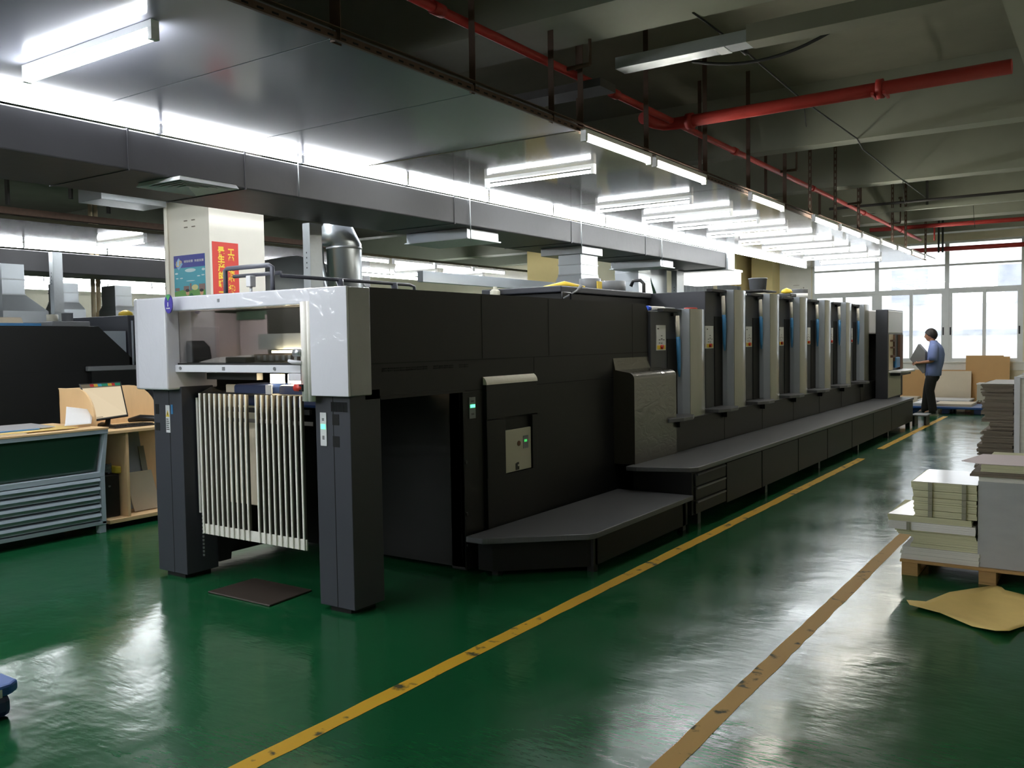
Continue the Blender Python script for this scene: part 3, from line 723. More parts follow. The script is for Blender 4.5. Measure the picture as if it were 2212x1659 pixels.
# seven units with curved covers, recess, handle, step
UY = [8.37 + 1.2563 * k for k in range(7)]
def unit(y, top, first):
    u = MB()
    uo = u.box(-5.45, -3.655, y - (.62 if first else .50), y + .70, .70, top - .03).build('printing_unit', M['press_b'], PR, .006)
    sl_ = MB().box(-3.66, -3.60, y - .45, y - .01, top - .035, top - .005).build('top_ledge', M['press'], uo)
    prof = [(-3.66, y), (-3.602, y), (-3.532, y + .012), (-3.525, y + .03)]
    arc = [(-3.527, y + .03), (-3.520, y + .12), (-3.520, y + .24)] + [(-3.520 - .85 * (1 - math.cos(a)), y + .24 + .85 * math.sin(a)) for a in [.42 * k / 12 for k in range(1, 13)]]
    ex, ey_ = arc[-1]
    arc += [(ex - .06 * (math.cos(.42) - math.cos(a)) , ey_ + .06 * (math.sin(a) - math.sin(.42))) for a in [.42 + (PI / 2 - .42) * k / 6 for k in range(1, 7)]]
    cvm = MB().prism(arc + [(-3.70, arc[-1][1]), (-3.70, y + .03)], 'z', .728, top - .002)
    m_ = len(arc)
    cvm.add([(p[0] + .0015, p[1] + .0005, z) for z in (.725, top) for p in arc], [(i, i + 1, m_ + i + 1, m_ + i) for i in range(m_ - 1)], True)
    cvm.build('curved_cover', M['cover'], uo)
    MB().prism([(-3.66, y), (-3.602, y), (-3.53, y + .02), (-3.53, y + .05), (-3.66, y + .05)], 'z', .73, top).build('silver_edge', M['silver'], uo, .003)
    MB().box(-3.655, -3.648, y - .25, y - .02, .84, top - .30).build('recess', M['press_k'], uo)
    MB().tube([(-3.61, y - .10, top - .07), (-3.60, y - .10, top - .30)], .022, 12).build('handle', M['slat'], uo)
    MB().tube([(-3.60, y - .10, top - .28), (-3.60, y - .09, top - .42), (-3.61, y - .06, top - .60), (-3.61, y - .05, top - .68)], [.030, .030, .024, .012], 10, flat=.7).build('blue_sleeve', M['blue'], uo)
    MB().box(-3.65, -3.62, y - .16, y - .05, top - .075, top - .045).build('handle_bracket', M['black'], uo)
    if True:
        z1 = (top if first else 1.905) - .165
        lp = MB().box(-3.656, -3.648, y - .52 if not first else y - .50, y - .29, z1 - .245, z1).mat(1)
        for (dy, z) in ((.02, .03), (.02, .035), (.1, .10), (.1, .13), (.05, .14), (.15, .14), (.05, .17), (.10, .172)): lp.box(-3.648, -3.6465, y - .50 + dy, y - .47 + dy, z1 - z - .006, z1 - z)
        lp.mat(2).box(-3.648, -3.6465, y - .49, y - .30, z1 - .235, z1 - .195)
        lp.build('button_panel', [M['label'], M['ink'], M['yellow_p']], uo)
        MB().tube([(-3.648, y - .40, z1 - .212), (-3.625, y - .40, z1 - .212)], .020, 12).build('stop_button', M['red'], uo)
    st = MB().prism([(-3.66, y - .64), (-3.46, y - .64), (-3.39, y - .46), (-3.385, y - .25), (-3.45, y - .06), (-3.66, y - .06)], 'z', .815, .85).build('foot_step', M['tread'], uo, .003)
    MB().box(-3.52, -3.44, y - .44, y - .14, .755, .815).build('step_bracket', M['press'], uo)
for k, y in enumerate(UY):
    unit(y, 1.905 if k == 0 else 2.145, k == 0)
# dryer cover and rail on top between delivery and units
box('dryer_cover', M['press'], (-5.2, -4.3, 7.2, 9.1, 1.78, 2.06), PR, .01)
MB().box(-5.2, -4.28, 7.15, 9.12, 2.06, 2.12).build('dryer_lid', M['press_b'], PR, .01)
MB().tube([(-4.32, 9.0, 1.9), (-4.32, 9.0, 2.22), (-4.36, 9.0, 2.26), (-4.45, 9.0, 2.26), (-4.48, 9.0, 2.2)], .02, 10).build('hoop', M['black'], PR)
tp = MB().box(-5.0, -4.1, 6.9, 7.3, 1.94, 1.975).build('top_hatch', M['press_b'], PR, .006)
MB().tube([(-4.15, 6.95, 1.975), (-4.15, 6.95, 2.04), (-4.15, 7.1, 2.04), (-4.15, 7.1, 1.975)], .01, 8).build('hatch_handle', M['black'], PR)
MB().tube([(-4.3, 7.15, 1.98), (-4.2, 7.3, 2.07), (-4.17, 7.34, 2.12)], [.008, .01, .02], 8).build('crank', M['gap_grey'], PR)
# rail on the delivery roof
rl = MB()
rl.tube([(-5.095, 4.0, 1.94), (-5.095, 4.0, 2.125), (-5.07, 4.0, 2.135), (-4.65, 4.0, 2.135), (-4.615, 4.0, 2.12), (-4.615, 4.0, 1.94)], .016, 12)
rl.tube([(-5.08, 4.06, 2.085), (-4.6, 4.06, 2.085), (-4.6, 4.06, 2.065), (-4.6, 5.36, 2.062), (-4.6, 5.42, 2.05), (-4.6, 5.43, 1.94)], .013, 12)
for y in (4.6, 5.18): rl.tube([(-4.6, y, 2.062), (-4.58, y, 2.0), (-4.56, y, 1.94)], [.028, .022, .016], 8)
rl.build('guard_rail', M['rail'], PR)
box('sensor_box', M['label'], (-4.86, -4.815, 3.98, 4.03, 2.0, 2.075), PR, .005)
MB().cyl((-4.838, 4.005, 1.94), (-4.838, 4.005, 2.0), .010, 8).build('sensor_stem', M['label'], PR)
# pile gate of vertical bars
for k in range(20):
    if k == 10: continue
    x = -5.085 + .0513 * k
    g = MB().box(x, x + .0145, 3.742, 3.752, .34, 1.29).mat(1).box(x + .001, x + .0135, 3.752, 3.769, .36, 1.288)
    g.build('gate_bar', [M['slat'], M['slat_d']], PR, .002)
MB().box(-5.09, -4.088, 3.753, 3.762, .338, .405).build('gate_foot', M['slat'], PR)
MB().box(-5.09, -4.088, 3.803, 3.825, 1.17, 1.20).build('gate_crosspiece', M['press'], PR)
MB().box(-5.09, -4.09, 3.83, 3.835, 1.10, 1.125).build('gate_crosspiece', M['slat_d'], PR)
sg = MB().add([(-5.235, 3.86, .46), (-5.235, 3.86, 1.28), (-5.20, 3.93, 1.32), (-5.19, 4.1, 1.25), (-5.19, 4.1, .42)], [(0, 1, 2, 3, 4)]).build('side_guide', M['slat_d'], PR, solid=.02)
MB().box(-5.25, -5.23, 3.84, 3.86, .45, 1.25).build('guide_profile', M['slat'], PR)
MB().box(-4.03, -4.01, 3.86, 3.88, .42, .75).build('guide_profile', M['slat'], PR)
MB().prism([(4.0, .07), (4.10, .07), (4.11, .14), (4.34, .30), (4.34, .39), (4.30, .42), (4.0, .5)], 'x', -5.27, -5.255).build('chain_bracket', M['press_k'], PR)
ch = MB()
for x in (-5.245, -3.995):
    for k in range(12): ch.box(x - .006, x + .006, 3.86, 3.868, .14 + .026 * k, .155 + .026 * k)
ch.build('pile_chain', M['alu'], PR)
pbd = MB().box(-5.08, -4.76, 3.96, 3.975, .52, 1.34).build('pile_board', M['cream'], PR, .01)
MB().box(-4.93, -4.885, 3.957, 3.96, 1.24, 1.335).box(-4.995, -4.985, 3.957, 3.96, .86, 1.06).build('board_print', M['gap_grey'], pbd)
# feeder end
fd = MB().box(-3.45, -3.25, 16.42, 17.75, .5, 2.06).build('feeder_column', M['press_b'], PR, .01)
fh = MB().box(-4.6, -3.243, 16.45, 17.7, 1.64, 2.05).build('feeder_hood', M['white_p'], PR, .02)
box('lower_panel', M['beige'], (-3.3, -3.243, 16.47, 17.55, .52, .98), PR, .004)
box('panel_gap', M['seam'], (-3.26, -3.241, 17.55, 17.6, .52, 1.6), PR)
box('feeder_recess', M['cream'], (-3.26, -3.245, 16.5, 16.85, 1.0, 1.63), PR)
fm = MB().box(-3.25, -3.22, 16.85, 16.93, 1.15, 1.62).box(-3.25, -3.2, 16.6, 16.85, 1.5, 1.53).box(-3.25, -3.2, 16.6, 16.85, 1.38, 1.41).box(-3.25, -3.21, 17.3, 17.55, 1.0, 1.62).box(-3.25, -3.2, 16.62, 16.8, 1.22, 1.26)
fm.build('feeder_linkage', M['brown'], PR)
box('suction_unit', M['blue'], (-3.25, -3.2, 16.9, 17.25, 1.03, 1.22), PR, .02)
ty = MB().prism([(-3.25, 16.5), (-3.05, 16.5), (-2.98, 16.8), (-2.98, 17.4), (-3.05, 17.75), (-3.25, 17.75)], 'z', .955, .99).build('side_tray', M['white_p'], PR, .008)
MB().box(-3.25, -3.08, 16.6, 17.6, .90, .955).build('tray_apron', M['press_b'], PR, .01)
box('feeder_body', M['press'], (-5.4, -3.45, 16.9, 18.6, .05, 1.7), PR)

# ================================================================== walkways
WK = thing('walkway_platform', 'long chequer plate walkway with grey doors below the press units', 'walkway', (-3.2, 12.0, 0))
MB().prism([(-3.50, 6.90), (-3.40, 6.90), (-2.98, 7.06), (-2.925, 7.13), (-2.925, 17.0), (-3.50, 17.0)], 'z', .465, .505).build('tread_deck', M['tread'], WK, .006)
box('walkway_frame', M['press'], (-3.50, -2.955, 7.05, 16.95, .10, .465), WK)
ys = [7.83, 8.83, 10.08, 11.32, 12.575, 13.87, 15.17, 17.0]
for k in range(7):
    box('door', M['press'], (-2.955, -2.94, ys[k] + .012, ys[k + 1] - .012, .085, .455), WK, .003)
for k in range(3):
    d = box('drawer', M['press'], (-2.955, -2.938, 7.10, 7.81, .105 + .118 * k, .215 + .118 * k), WK, .003)
    box('pull', M['gap_grey'] if k < 2 else M['press_b'], (-2.938, -2.925, 7.12, 7.79, .197 + .118 * k, .212 + .118 * k), d, .003)
for y in (7.2, 9.0, 11.0, 13.0, 15.0, 16.8):
    MB().box(-3.03, -2.965, y, y + .07, 0, .10).build('foot', M['black'], WK)
LS = thing('step_platform', 'low chequer plate step with a clipped corner before the walkway', 'step', (-3.2, 6.0, 0))
MB().prism([(-3.63, 4.76), (-3.49, 4.76), (-2.94, 5.24), (-2.915, 5.30), (-2.915, 6.99), (-3.63, 6.99)], 'z', .245, .285).build('tread_deck', M['tread'], LS, .005)
MB().prism([(-3.6, 4.86), (-3.48, 4.86), (-3.0, 5.3), (-2.96, 5.36), (-2.96, 6.97), (-3.6, 6.97)], 'z', .04, .245).build('skirt', M['press_k'], LS)
for (x, y) in ((-2.98, 5.36), (-2.98, 6.9), (-3.5, 4.95), (-3.5, 6.9)): MB().box(x - .03, x + .02, y - .03, y + .03, 0, .245).build('leg', M['press'], LS)
# ================================================================== second press
P2 = thing('printing_press', 'black printing press behind the drawer cabinet and plywood desk', 'printing press', (-12, 5, 0))
b2 = MB().prism([(-1.0, .05), (-1.0, 1.89), (6.60, 1.89), (7.22, 1.33), (7.22, .05)], 'x', -11.0, -12.9).build('delivery_body', M['press'], P2, .006)
MB().box(-11.0, -10.998, -1, 7.1, 1.318, 1.322).box(-11, -10.998, 3.0, 3.004, .1, 1.32).build('panel_seam', M['seam'], b2)
MB().box(-11.0, -10.93, 6.40, 7.25, 1.308, 1.37).build('grey_cap', M['gap_grey'], P2, .01)
MB().box(-11.0, -10.94, 6.45, 7.25, .05, 1.308).build('side_cabinet', M['press'], P2)
MB().box(-12.8, -11.02, 6.65, 7.0, .5, 1.83).build('grey_door', M['silver'], P2, .004)
for k in range(5):
    y = 7.02 + 1.25 * k
    u = box('printing_unit', M['press_b'], (-12.8, -11.0, y, y + 1.0, .5, 2.04), P2, .006)
    MB().tube([(-10.98, y + .05, 1.97), (-10.98, y + .05, 1.3)], .014, 8).build('handle', M['silver'], u)
    bp2 = MB().box(-11, -10.994, y + .13, y + .32, 1.66, 1.86).build('button_panel', M['label'], u)
    MB().tube([(-10.994, y + .19, 1.70), (-10.975, y + .19, 1.70)], .022, 10).build('stop_button', M['red'], u)
MB().box(-12.6, -11.1, 6.05, 6.55, 1.89, 1.955).build('top_frame', M['gap_grey'], P2, .01)
tag(box('blue_tray', M['blue'], (-12.0, -11.05, 3.9, 5.88, 1.892, 1.925)), 'flat blue tray lying on top of the black press', 'tray')
tag(MB().prism([(-11.9, 1.926), (-11.9, 2.0), (-11.2, 2.0), (-11.15, 1.926)], 'y', 4.2, 5.72).build('timber_plank', M['cream'], None, .01), 'pale timber plank lying on the blue tray', 'plank')
c = thing('ink_can', 'open olive ink can on the second press frame', 'can', (-11.6, 6.32, 1.957))
MB().lathe([(.07, 0), (.07, .10), (.065, .10), (.06, .02)], -11.6, 6.32, 1.957).build('can', M['beige'], c)
tag(MB().lathe([(.07, 0), (.07, .11), (.074, .11), (.074, .12), (.01, .12)], -11.45, 6.44, 1.957).build('ink_can', M['gap_grey']), 'closed grey ink can beside the olive can', 'can')
tag(MB().lathe([(.001, 0), (.10, .01), (.09, .05), (.03, .08), (.001, .085)], -11.4, 7.25, 2.045, 12).build('yellow_rag', M['yellow_p']), 'crumpled yellow rag on top of the black press unit', 'rag')

# ================================================================== drawer cabinet with inspection glass
CB = thing('drawer_cabinet', 'grey blue plan cabinet with dark green glass above five shallow drawers', 'cabinet', (-7.65, 3.6, 0))
cx, ya, yb = -7.235, 2.75, 4.35
for y in (ya + .05, yb - .03):
    for x in (cx - .04, cx - .8): MB().box(x - .03, x + .03, y - .03, y + .03, 0, .09).build('foot', M['cab'], CB, .004)
fr = MB()
fr.box(cx - .04, cx, yb - .04, yb, .08, .50).box(cx - .04, cx, ya, ya + .04, .08, .50).box(cx - .04, cx, ya, yb, .075, .105).box(cx - .05, cx, ya, yb, .49, .535)
fr.add([(cx - .05, yb - .045, .53), (cx, yb - .045, .53), (cx + .02, yb + .0, .88), (cx - .03, yb, .88), (cx - .05, yb, .53), (cx, yb, .53), (cx + .02, yb + .03, .88), (cx - .03, yb + .03, .88)], [(0, 1, 2, 3), (4, 5, 6, 7), (1, 5, 6, 2), (0, 4, 7, 3)])
fr.box(cx - .03, cx + .025, ya, yb + .03, .865, .90)
fr.build('frame', M['cab'], CB, .003)
box('carcass', M['cab'], (cx - .85, cx - .04, ya, yb, .08, .50), CB)
for k in range(5):
    z0 = .108 + .0765 * k
    d = box('drawer', M['cab'], (cx - .04, cx - .018, ya + .045, yb - .045, z0, z0 + .070), CB, .003)
    MB().prism([(cx - .018, z0 + .04), (cx + .012, z0 + .045), (cx + .006, z0 + .068), (cx - .018, z0 + .070)], 'y', ya + .05, yb - .05).build('pull', M['cab'], d)
    box('gap', M['cab_d'], (cx - .019, cx - .017, ya + .05, yb - .05, z0, z0 + .008), d)
g = MB().add([(cx - .06, ya + .04, .54), (cx - .06, yb - .05, .54), (cx - .01, yb - .03, .865), (cx - .01, ya + .04, .865)], [(0, 1, 2, 3)]).build('inspection_glass', M['green_glass'], CB, solid=.006)
box('inner_back', M['cab_d'], (cx - .85, cx - .83, ya, yb, .5, .88), CB)
MB().add([(cx - .85, yb - .02, .5), (cx - .03, yb - .02, .5), (cx - .01, yb, .87), (cx - .85, yb, .87)], [(0, 1, 2, 3)]).build('end_panel', M['cab'], CB, solid=.01)
box('worktop', M['ply'], (cx - .88, cx + .03, ya - .02, yb + .035, .90, .918), CB, .003)
def sheet(name, m, label, cat, pts, z, th=.004, group=None):
    n = len(pts)
    o = MB().prism(pts, 'z', z, z + th).build(name, m); tag(o, label, cat, group); return o
sheet('printed_sheet', M['cream'], 'cream printed sheet lowest on the cabinet worktop', 'sheet', [(-8.05, 2.9), (-7.27, 2.9), (-7.27, 3.72), (-8.05, 3.75)], .9185, .006, 'sheets on the cabinet')
sheet('printed_sheet', M['kraft2'], 'brown printed sheet sticking out beside the cream one', 'sheet', [(-7.95, 3.3), (-7.30, 3.35), (-7.32, 4.18), (-7.9, 4.2)], .925, .006, 'sheets on the cabinet')
sheet('printed_sheet', M['blue'], 'blue and white printed sheet in the pile on the cabinet', 'sheet', [(-8.0, 3.1), (-7.42, 3.1), (-7.42, 3.9), (-8.0, 3.95)], .932, .006, 'sheets on the cabinet')
sheet('printed_sheet', M['gloss_paper'], 'glossy white sheet topmost on the cabinet pile', 'sheet', [(-8.02, 2.95), (-7.45, 3.0), (-7.45, 4.05), (-7.98, 4.12)], .939, .006, 'sheets on the cabinet')
def curl(u, v):
    return (-7.40 - .19 * v, 4.10 + .24 * u + .13 * v, .946 + (.150 - .045 * u) * v ** 1.6)
tag(MB().grid(curl, 10, 4).build('curled_sheet', M['paper'], None, solid=.002), 'white sheet curling up from the cabinet end', 'sheet')

# ================================================================== plywood workstation
DK = thing('plywood_desk', 'plywood computer desk with curved side wing and open shelves', 'desk', (-7.65, 4.9, 0))
dx0, dx1, dy0, dy1 = -8.06, -7.30, 4.42, 5.50
box('base_board', M['ply'], (dx0, dx1, dy0, dy1, .05, .085), DK, .003)
box('plinth', M['seam'], (dx0 + .02, dx1 - .05, dy0 + .02, dy1, 0, .05), DK)
box('desk_top', M['ply'], (dx0, dx1 + .01, dy0, dy1, .845, .872), DK, .003)
box('divider', M['ply'], (dx0, dx1 - .01, 4.605, 4.63, .085, .845), DK)
box('lower_back', M['ply'], (dx0, dx0 + .015, dy0, dy1, .085, .845), DK)
wing = [(dx0, .872), (dx0, 1.24)] + [(-7.76 + .28 * math.sin(a), .96 + .28 * math.cos(a)) for a in [PI / 2 * k / 9 for k in range(10)]] + [(-7.48, .872)]
MB().prism(wing, 'y', dy0, dy0 + .018).build('side_wing', M['ply'], DK, .002)
bk = [(dy0, .872), (dy0, 1.235), (5.12, 1.235)] + [(5.12 + .3 * math.sin(a), .935 + .30 * math.cos(a)) for a in [PI / 2 * k / 8 for k in range(1, 9)]] + [(5.42, .872)]
MB().prism(bk, 'x', dx0, dx0 + .018).build('back_panel', M['ply'], DK, .002)
MN = thing('monitor', 'flat screen tilted back on the plywood desk', 'monitor', (-7.68, 4.62, .872))
TL, TR, BR, BL = Vector((-7.775, 4.455, 1.283)), Vector((-7.60, 4.76, 1.292)), Vector((-7.565, 4.80, .975)), Vector((-7.575, 4.475, .955))
nrm = (TR - TL).cross(BL - TL).normalized()
if nrm.x < 0: nrm = -nrm
def quad_slab(a, b, c, d, n, t):
    vs = [a, b, c, d, a - n * t, b - n * t, c - n * t, d - n * t]
    return MB().add(vs, [(0, 1, 2, 3), (4, 5, 6, 7), (0, 1, 5, 4), (1, 2, 6, 5), (2, 3, 7, 6), (3, 0, 4, 7)])
quad_slab(TL, TR, BR, BL, nrm, .03).build('case', M['black'], MN, .003)
ctr = (TL + TR + BR + BL) / 4
def inner(p, k): return ctr + (p - ctr) * k + nrm * .002
I = [inner(p, .93) for p in (TL, TR, BR, BL)]
def bil(u, v): return I[0] * (1 - u) * (1 - v) + I[1] * u * (1 - v) + I[2] * u * v + I[3] * (1 - u) * v
sc = MB().add([bil(0, 0), bil(1, 0), bil(1, 1), bil(0, 1)], [(0, 1, 2, 3)])
tabs = [(.0, .22, 5), (.22, .32, 1), (.32, .42, 2), (.42, .52, 3), (.52, .68, 4), (.68, .78, 2), (.78, .86, 1), (.86, 1, 4)]
for (u0, u1, mi) in tabs:
    sc.mat(mi).add([bil(u0, .0) + nrm * .001, bil(u1, .0) + nrm * .001, bil(u1, .08) + nrm * .001, bil(u0, .08) + nrm * .001], [(0, 1, 2, 3)])
sc.mat(5).add([bil(0, .08) + nrm * .001, bil(1, .08) + nrm * .001, bil(1, .11) + nrm * .001, bil(0, .11) + nrm * .001], [(0, 1, 2, 3)])
sc.mat(5).add([bil(.05, .965) + nrm * .001, bil(.25, .965) + nrm * .001, bil(.25, .98) + nrm * .001, bil(.05, .98) + nrm * .001], [(0, 1, 2, 3)])
sc.build('screen', [M['screen'], emit('tab_red', S(200, 70, 70), .4), emit('tab_yellow', S(220, 180, 80), .4), emit('tab_cyan', S(80, 170, 190), .4), emit('tab_green', S(60, 150, 120), .4), emit('tab_grey', S(150, 140, 120), .3)], MN)
MB().tube([(-7.62, 4.64, .98), (-7.68, 4.66, .90), (-7.70, 4.66, .872)], [.02, .025, .08], 10).build('stand', M['black'], MN)
kbd = thing('keyboard', 'black keyboard under the tilted monitor', 'keyboard', (-7.55, 4.78, .872))
MB().box(-7.64, -7.46, 4.60, 5.0, .873, .890).build('case', M['black'], kbd, .004)
ks = MB()
for i in range(14):
    for j in range(5): ks.box(-7.63 + .033 * j, -7.604 + .033 * j, 4.61 + .0275 * i, 4.632 + .0275 * i, .890, .897)
ks.build('keys', M['press'], kbd)
tag(MB().tube([(-7.9, 5.02, .90), (-7.8, 5.08, .92), (-7.72, 5.15, .915), (-7.64, 5.2, .90), (-7.58, 5.25, .885)], [.03, .05, .045, .04, .02], 9, flat=.7).build('dark_glove', M['black']), 'dark work glove lying right of the keyboard', 'glove')
tag(MB().tube([(-7.62, 5.13, .90), (-7.56, 5.2, .905), (-7.5, 5.24, .898)], [.025, .035, .02], 9, flat=.8).build('brown_pouch', M['brown']), 'small brown pouch beside the dark glove', 'pouch')
bn = thing('black_bin', 'black bin in the narrow bay of the plywood desk', 'bin', (-7.5, 4.52, .085))
MB().box(-7.75, -7.42, 4.44, 4.60, .086, .47).build('bin_body', M['black'], bn, .012)
MB().box(-7.422, -7.417, 4.49, 4.51, .36, .375).build('badge', M['gap_grey'], bn)
cbl = []
for k in range(60):
    a = k * .55; cbl.append((-7.56 + .10 * math.cos(a), 4.52 + .06 * math.sin(a), .482 + .0012 * k))
tag(MB().tube(cbl, .009, 6).build('cable_coil', M['gap_grey']), 'grey cable coil on the black bin', 'cable')
tag(MB().prism([(-7.62, 4.56), (-7.42, 4.56), (-7.38, 4.595), (-7.40, 4.60), (-7.62, 4.60)], 'z', .475, .54).build('yellow_case', M['yellow_p'], None, .01), 'yellow tool case wedged behind the cable coil', 'case')
def leaning(name, m, label, x, ys, zs, lean=.12, th=.008):
    (y0, y1), (z0, z1) = ys, zs
    o = MB().add([(x, y0, z0), (x, y1, z0), (x - lean, y1 - .01, z1), (x - lean, y0 - .02, z1)], [(0, 1, 2, 3)]).build(name, m, None, solid=th)
    return tag(o, label, 'board', 'boards stored in the desk bay')
leaning('grey_board', M['galv_m'], 'tall grey board leaning at the back of the desk bay', -7.62, (4.72, 5.02), (.09, .80))
leaning('green_board', M['strap'], 'slim green edged board standing in the desk bay', -7.60, (5.00, 5.05), (.09, .66))
leaning('cream_board', M['cream'], 'cream board leaning in front of the grey board', -7.46, (4.76, 5.03), (.09, .44))
leaning('white_board', M['paper'], 'narrow white board next to the desk divider', -7.42, (4.635, 4.70), (.09, .46), .05)

# ================================================================== floor items near the press
tag(MB().prism([(-4.86, 3.60), (-4.265, 3.60), (-4.30, 3.98), (-4.86, 3.98)], 'z', .001, .012).build('floor_plate', M['mat'], None, .003), 'brown steel plate on the floor in front of the pile gate', 'plate')
bp1 = thing('plastic_pallet', 'dark blue plastic pallet cut off by the picture edge beside the green floor', 'pallet', (-4.4, 1.5, 0))
pts = [(-4.9, 1.05), (-3.99, 1.05), (-3.955, 1.09), (-3.955, 1.91), (-3.99, 1.955), (-4.9, 1.955)]
MB().prism(pts, 'z', .10, .15).build('deck', M['blue_pal'], bp1, .012)
for x in (-4.5, -4.04):
    for y in (1.15, 1.5, 1.86): MB().prism([(x - .07, y - .07), (x + .07, y - .07), (x + .07, y + .06), (x - .07, y + .06)], 'z', 0, .10).build('block', M['navy'], bp1, .03)
MB().box(-3.957, -3.953, 1.84, 1.87, .10, .135).build('sticker', M['label'], bp1)

# ================================================================== paper pallet by the aisle
PL = thing('wooden_pallet', 'wooden pallet under the pale paper stacks by the aisle', 'pallet', (-.6, 6.8, 0))
for x in (-1.16, -.70, -.24):
    for y in (6.33, 6.75, 7.15): box('block', M['wood'], (x, x + .10, y, y + .12, .012, .088), PL, .003)
for x in (-1.16, -.70, -.24): box('skid', M['wood'], (x, x + .10, 6.33, 7.27, 0, .012), PL)
for y in (6.32, 6.52, 6.72, 6.92, 7.12): box('deck_board', M['wood'], (-1.17, .0, y, y + .14, .088, .105), PL, .002)
def ream(label, m, x0, x1, y0, y1, z0, z1, group, jag=.012, bands=(), name='paper_bundle', seed=1):
    """bundle of sheets: several slightly slipped slabs in one bundle"""
    rng = random.Random(seed); b = MB(); n = max(1, int((z1 - z0) / .011)); z = z0
    for k in range(n):
        zz = z0 + (z1 - z0) * (k + 1) / n
        dx, dy = rng.uniform(-jag, jag), rng.uniform(-jag, jag) * .6
        b.box(x0 + dx, x1 + dx * .4, y0 + dy, y1 + dy, z, zz - .0006); z = zz
    o = b.build(name, m)
    tag(o, label, 'paper', group)
    for (bx0, bx1) in bands:
        c = MB().box(bx0, bx1, y0 - .012, y0 + .002, z0, z1).build('band', M['strap'], o)
    return o
def ream_with(label, m, *a, **k):
    bands = k.pop('bands', ()); k.setdefault('group', '')
    g = k.pop('group')
    o = ream(label, m, *a, group=g, **k)
    # bands are children of the bundle, in its own frame
    for (bx0, bx1) in bands:
        zz0, zz1 = a[4], a[5]
        me = MB().box(bx0, bx1, a[2] - .014, a[2] - .006, zz0, zz1).build('band', M['strap'], o)
    return o
G1 = 'paper bundles on the aisle pallet'
ream_with('grey bundle of wide sheets lying directly on the pallet boards', M['board_white'], -1.165, -.70, 6.345, 7.2, .106, .19, group=G1, jag=.008, seed=3)
ream_with('thin set back bundle second from the pallet boards', M['board_pale'], -1.105, -.70, 6.36, 7.2, .191, .215, group=G1, seed=4)
ream_with('pale bundle third from the pallet boards', M['board_pale'], -1.10, -.70, 6.36, 7.2, .216, .27, group=G1, seed=5)
ream_with('narrow bundle under the jutting white packet', M['board_pale'], -1.195, -.72, 6.35, 7.0, .271, .305, group=G1, seed=6)
ream_with('white wrapped packet jutting out toward the aisle', M['paper'], -1.245, -.72, 6.335, 6.95, .306, .36, group=G1, jag=.004, seed=7, bands=[(-1.13, -1.11)])
ream_with('jutting bundle whose white top sheet has a red edge', M['board_pale'], -1.24, -.74, 6.335, 6.95, .361, .402, group=G1, seed=8)
sheet('cover_sheet', M['gloss_paper'], 'white sheet over the jutting bundle', 'sheet', [(-1.245, 6.33), (-1.09, 6.33), (-1.09, 6.95), (-1.2, 6.95)], .4035, .002)
hts = [.402, .445, .49, .53, .575, .632]
for k in range(5):
    ream_with('banded pale bundle of the upper stack, %s from its foot' % ORD[k] if k < 4 else 'banded pale bundle topmost on the upper stack', M['board_pale'], -1.085 - .004 * k, -.715, 6.34 + .003 * (k % 2), 6.95, hts[k] + .003, hts[k + 1], group=G1, jag=.006, seed=20 + k, bands=[(-1.0, -.975), (-.80, -.775)])
sheet('cover_sheet', M['gloss_paper'], 'white glossy sheet on the top of the upper stack', 'sheet', [(-1.095, 6.335), (-.71, 6.335), (-.71, 6.96), (-1.095, 6.96)], .6325, .003)
WB = ream_with('tall white sheet block wrapped in clear film', M['board_white'], -.705, .0, 6.36, 7.2, .106, .69, group=G1, jag=.003, seed=31)
box('film_wrap', film('clear_stretch_film', S(170, 172, 176), .25, (1, 1, 3), .8, 10), (-.709, .004, 6.352, 7.206, .108, .66), WB)
ream_with('loose grey sheets lying on the film wrapped block', M['board_grey'], -.74, .0, 6.35, 7.1, .692, .72, group=G1, jag=.02, seed=32)
ream_with('pale top bundle on the film wrapped block', M['board_pale'], -.70, .0, 6.37, 7.1, .721, .768, group=G1, jag=.008, seed=33)
sheet('board_sheet', M['pink_paper'], 'rosy grey board sheet overhanging the film wrapped block', 'sheet', [(-.82, 6.46), (-.70, 6.36), (.0, 6.36), (.0, 6.95), (-.74, 6.88)], .770, .004)
# grey board stack behind
P4 = thing('wooden_pallet', 'wooden pallet hidden under the dark grey board stack', 'pallet', (-.5, 8.4, 0))
for x in (-.9, -.5, -.1): box('skid', M['wood'], (x, x + .1, 7.95, 8.75, 0, .09), P4)
box('deck_board', M['wood'], (-.92, .1, 7.94, 8.76, .09, .11), P4)
G2 = 'dark grey board bundles behind the aisle pallet'
z = .112; rng = random.Random(5); k = 0
while z < 1.19:
    h = rng.uniform(.055, .10); z2 = min(1.205, z + h)
    if 1.205 - z2 < .04: z2 = 1.205
    off = rng.uniform(-.03, .02) + (-.04 if z < .75 and z > .3 else 0)
    lab = 'dark grey board bundle, %s from the bottom of the ragged stack' % ORD[min(k, 16)] if z2 < 1.2 else 'dark grey board bundle topmost under the white cover sheet'
    ream(lab, M['board_grey'], -.84 + off, -.645, 7.96, 8.68, z, z2 - .002, G2, .02, seed=50 + k)
    z = z2; k += 1
sheet('cover_sheet', M['paper'], 'white cover sheet on the dark grey board stack', 'sheet', [(-.86, 7.95), (-.645, 7.95), (-.645, 8.68), (-.84, 8.68)], 1.206, .004)
WB2 = ream('tall pale board block in loose film beside the dark grey stack', M['board_white'], -.63, .1, 7.96, 8.68, .112, 1.25, G2, .002, seed=90)
fw = MB().box(-.638, -.60, 7.945, 8.69, .112, 1.262).box(-.638, .105, 7.945, 8.69, 1.252, 1.262).build('film_wrap', M['hood'], WB2, .006)
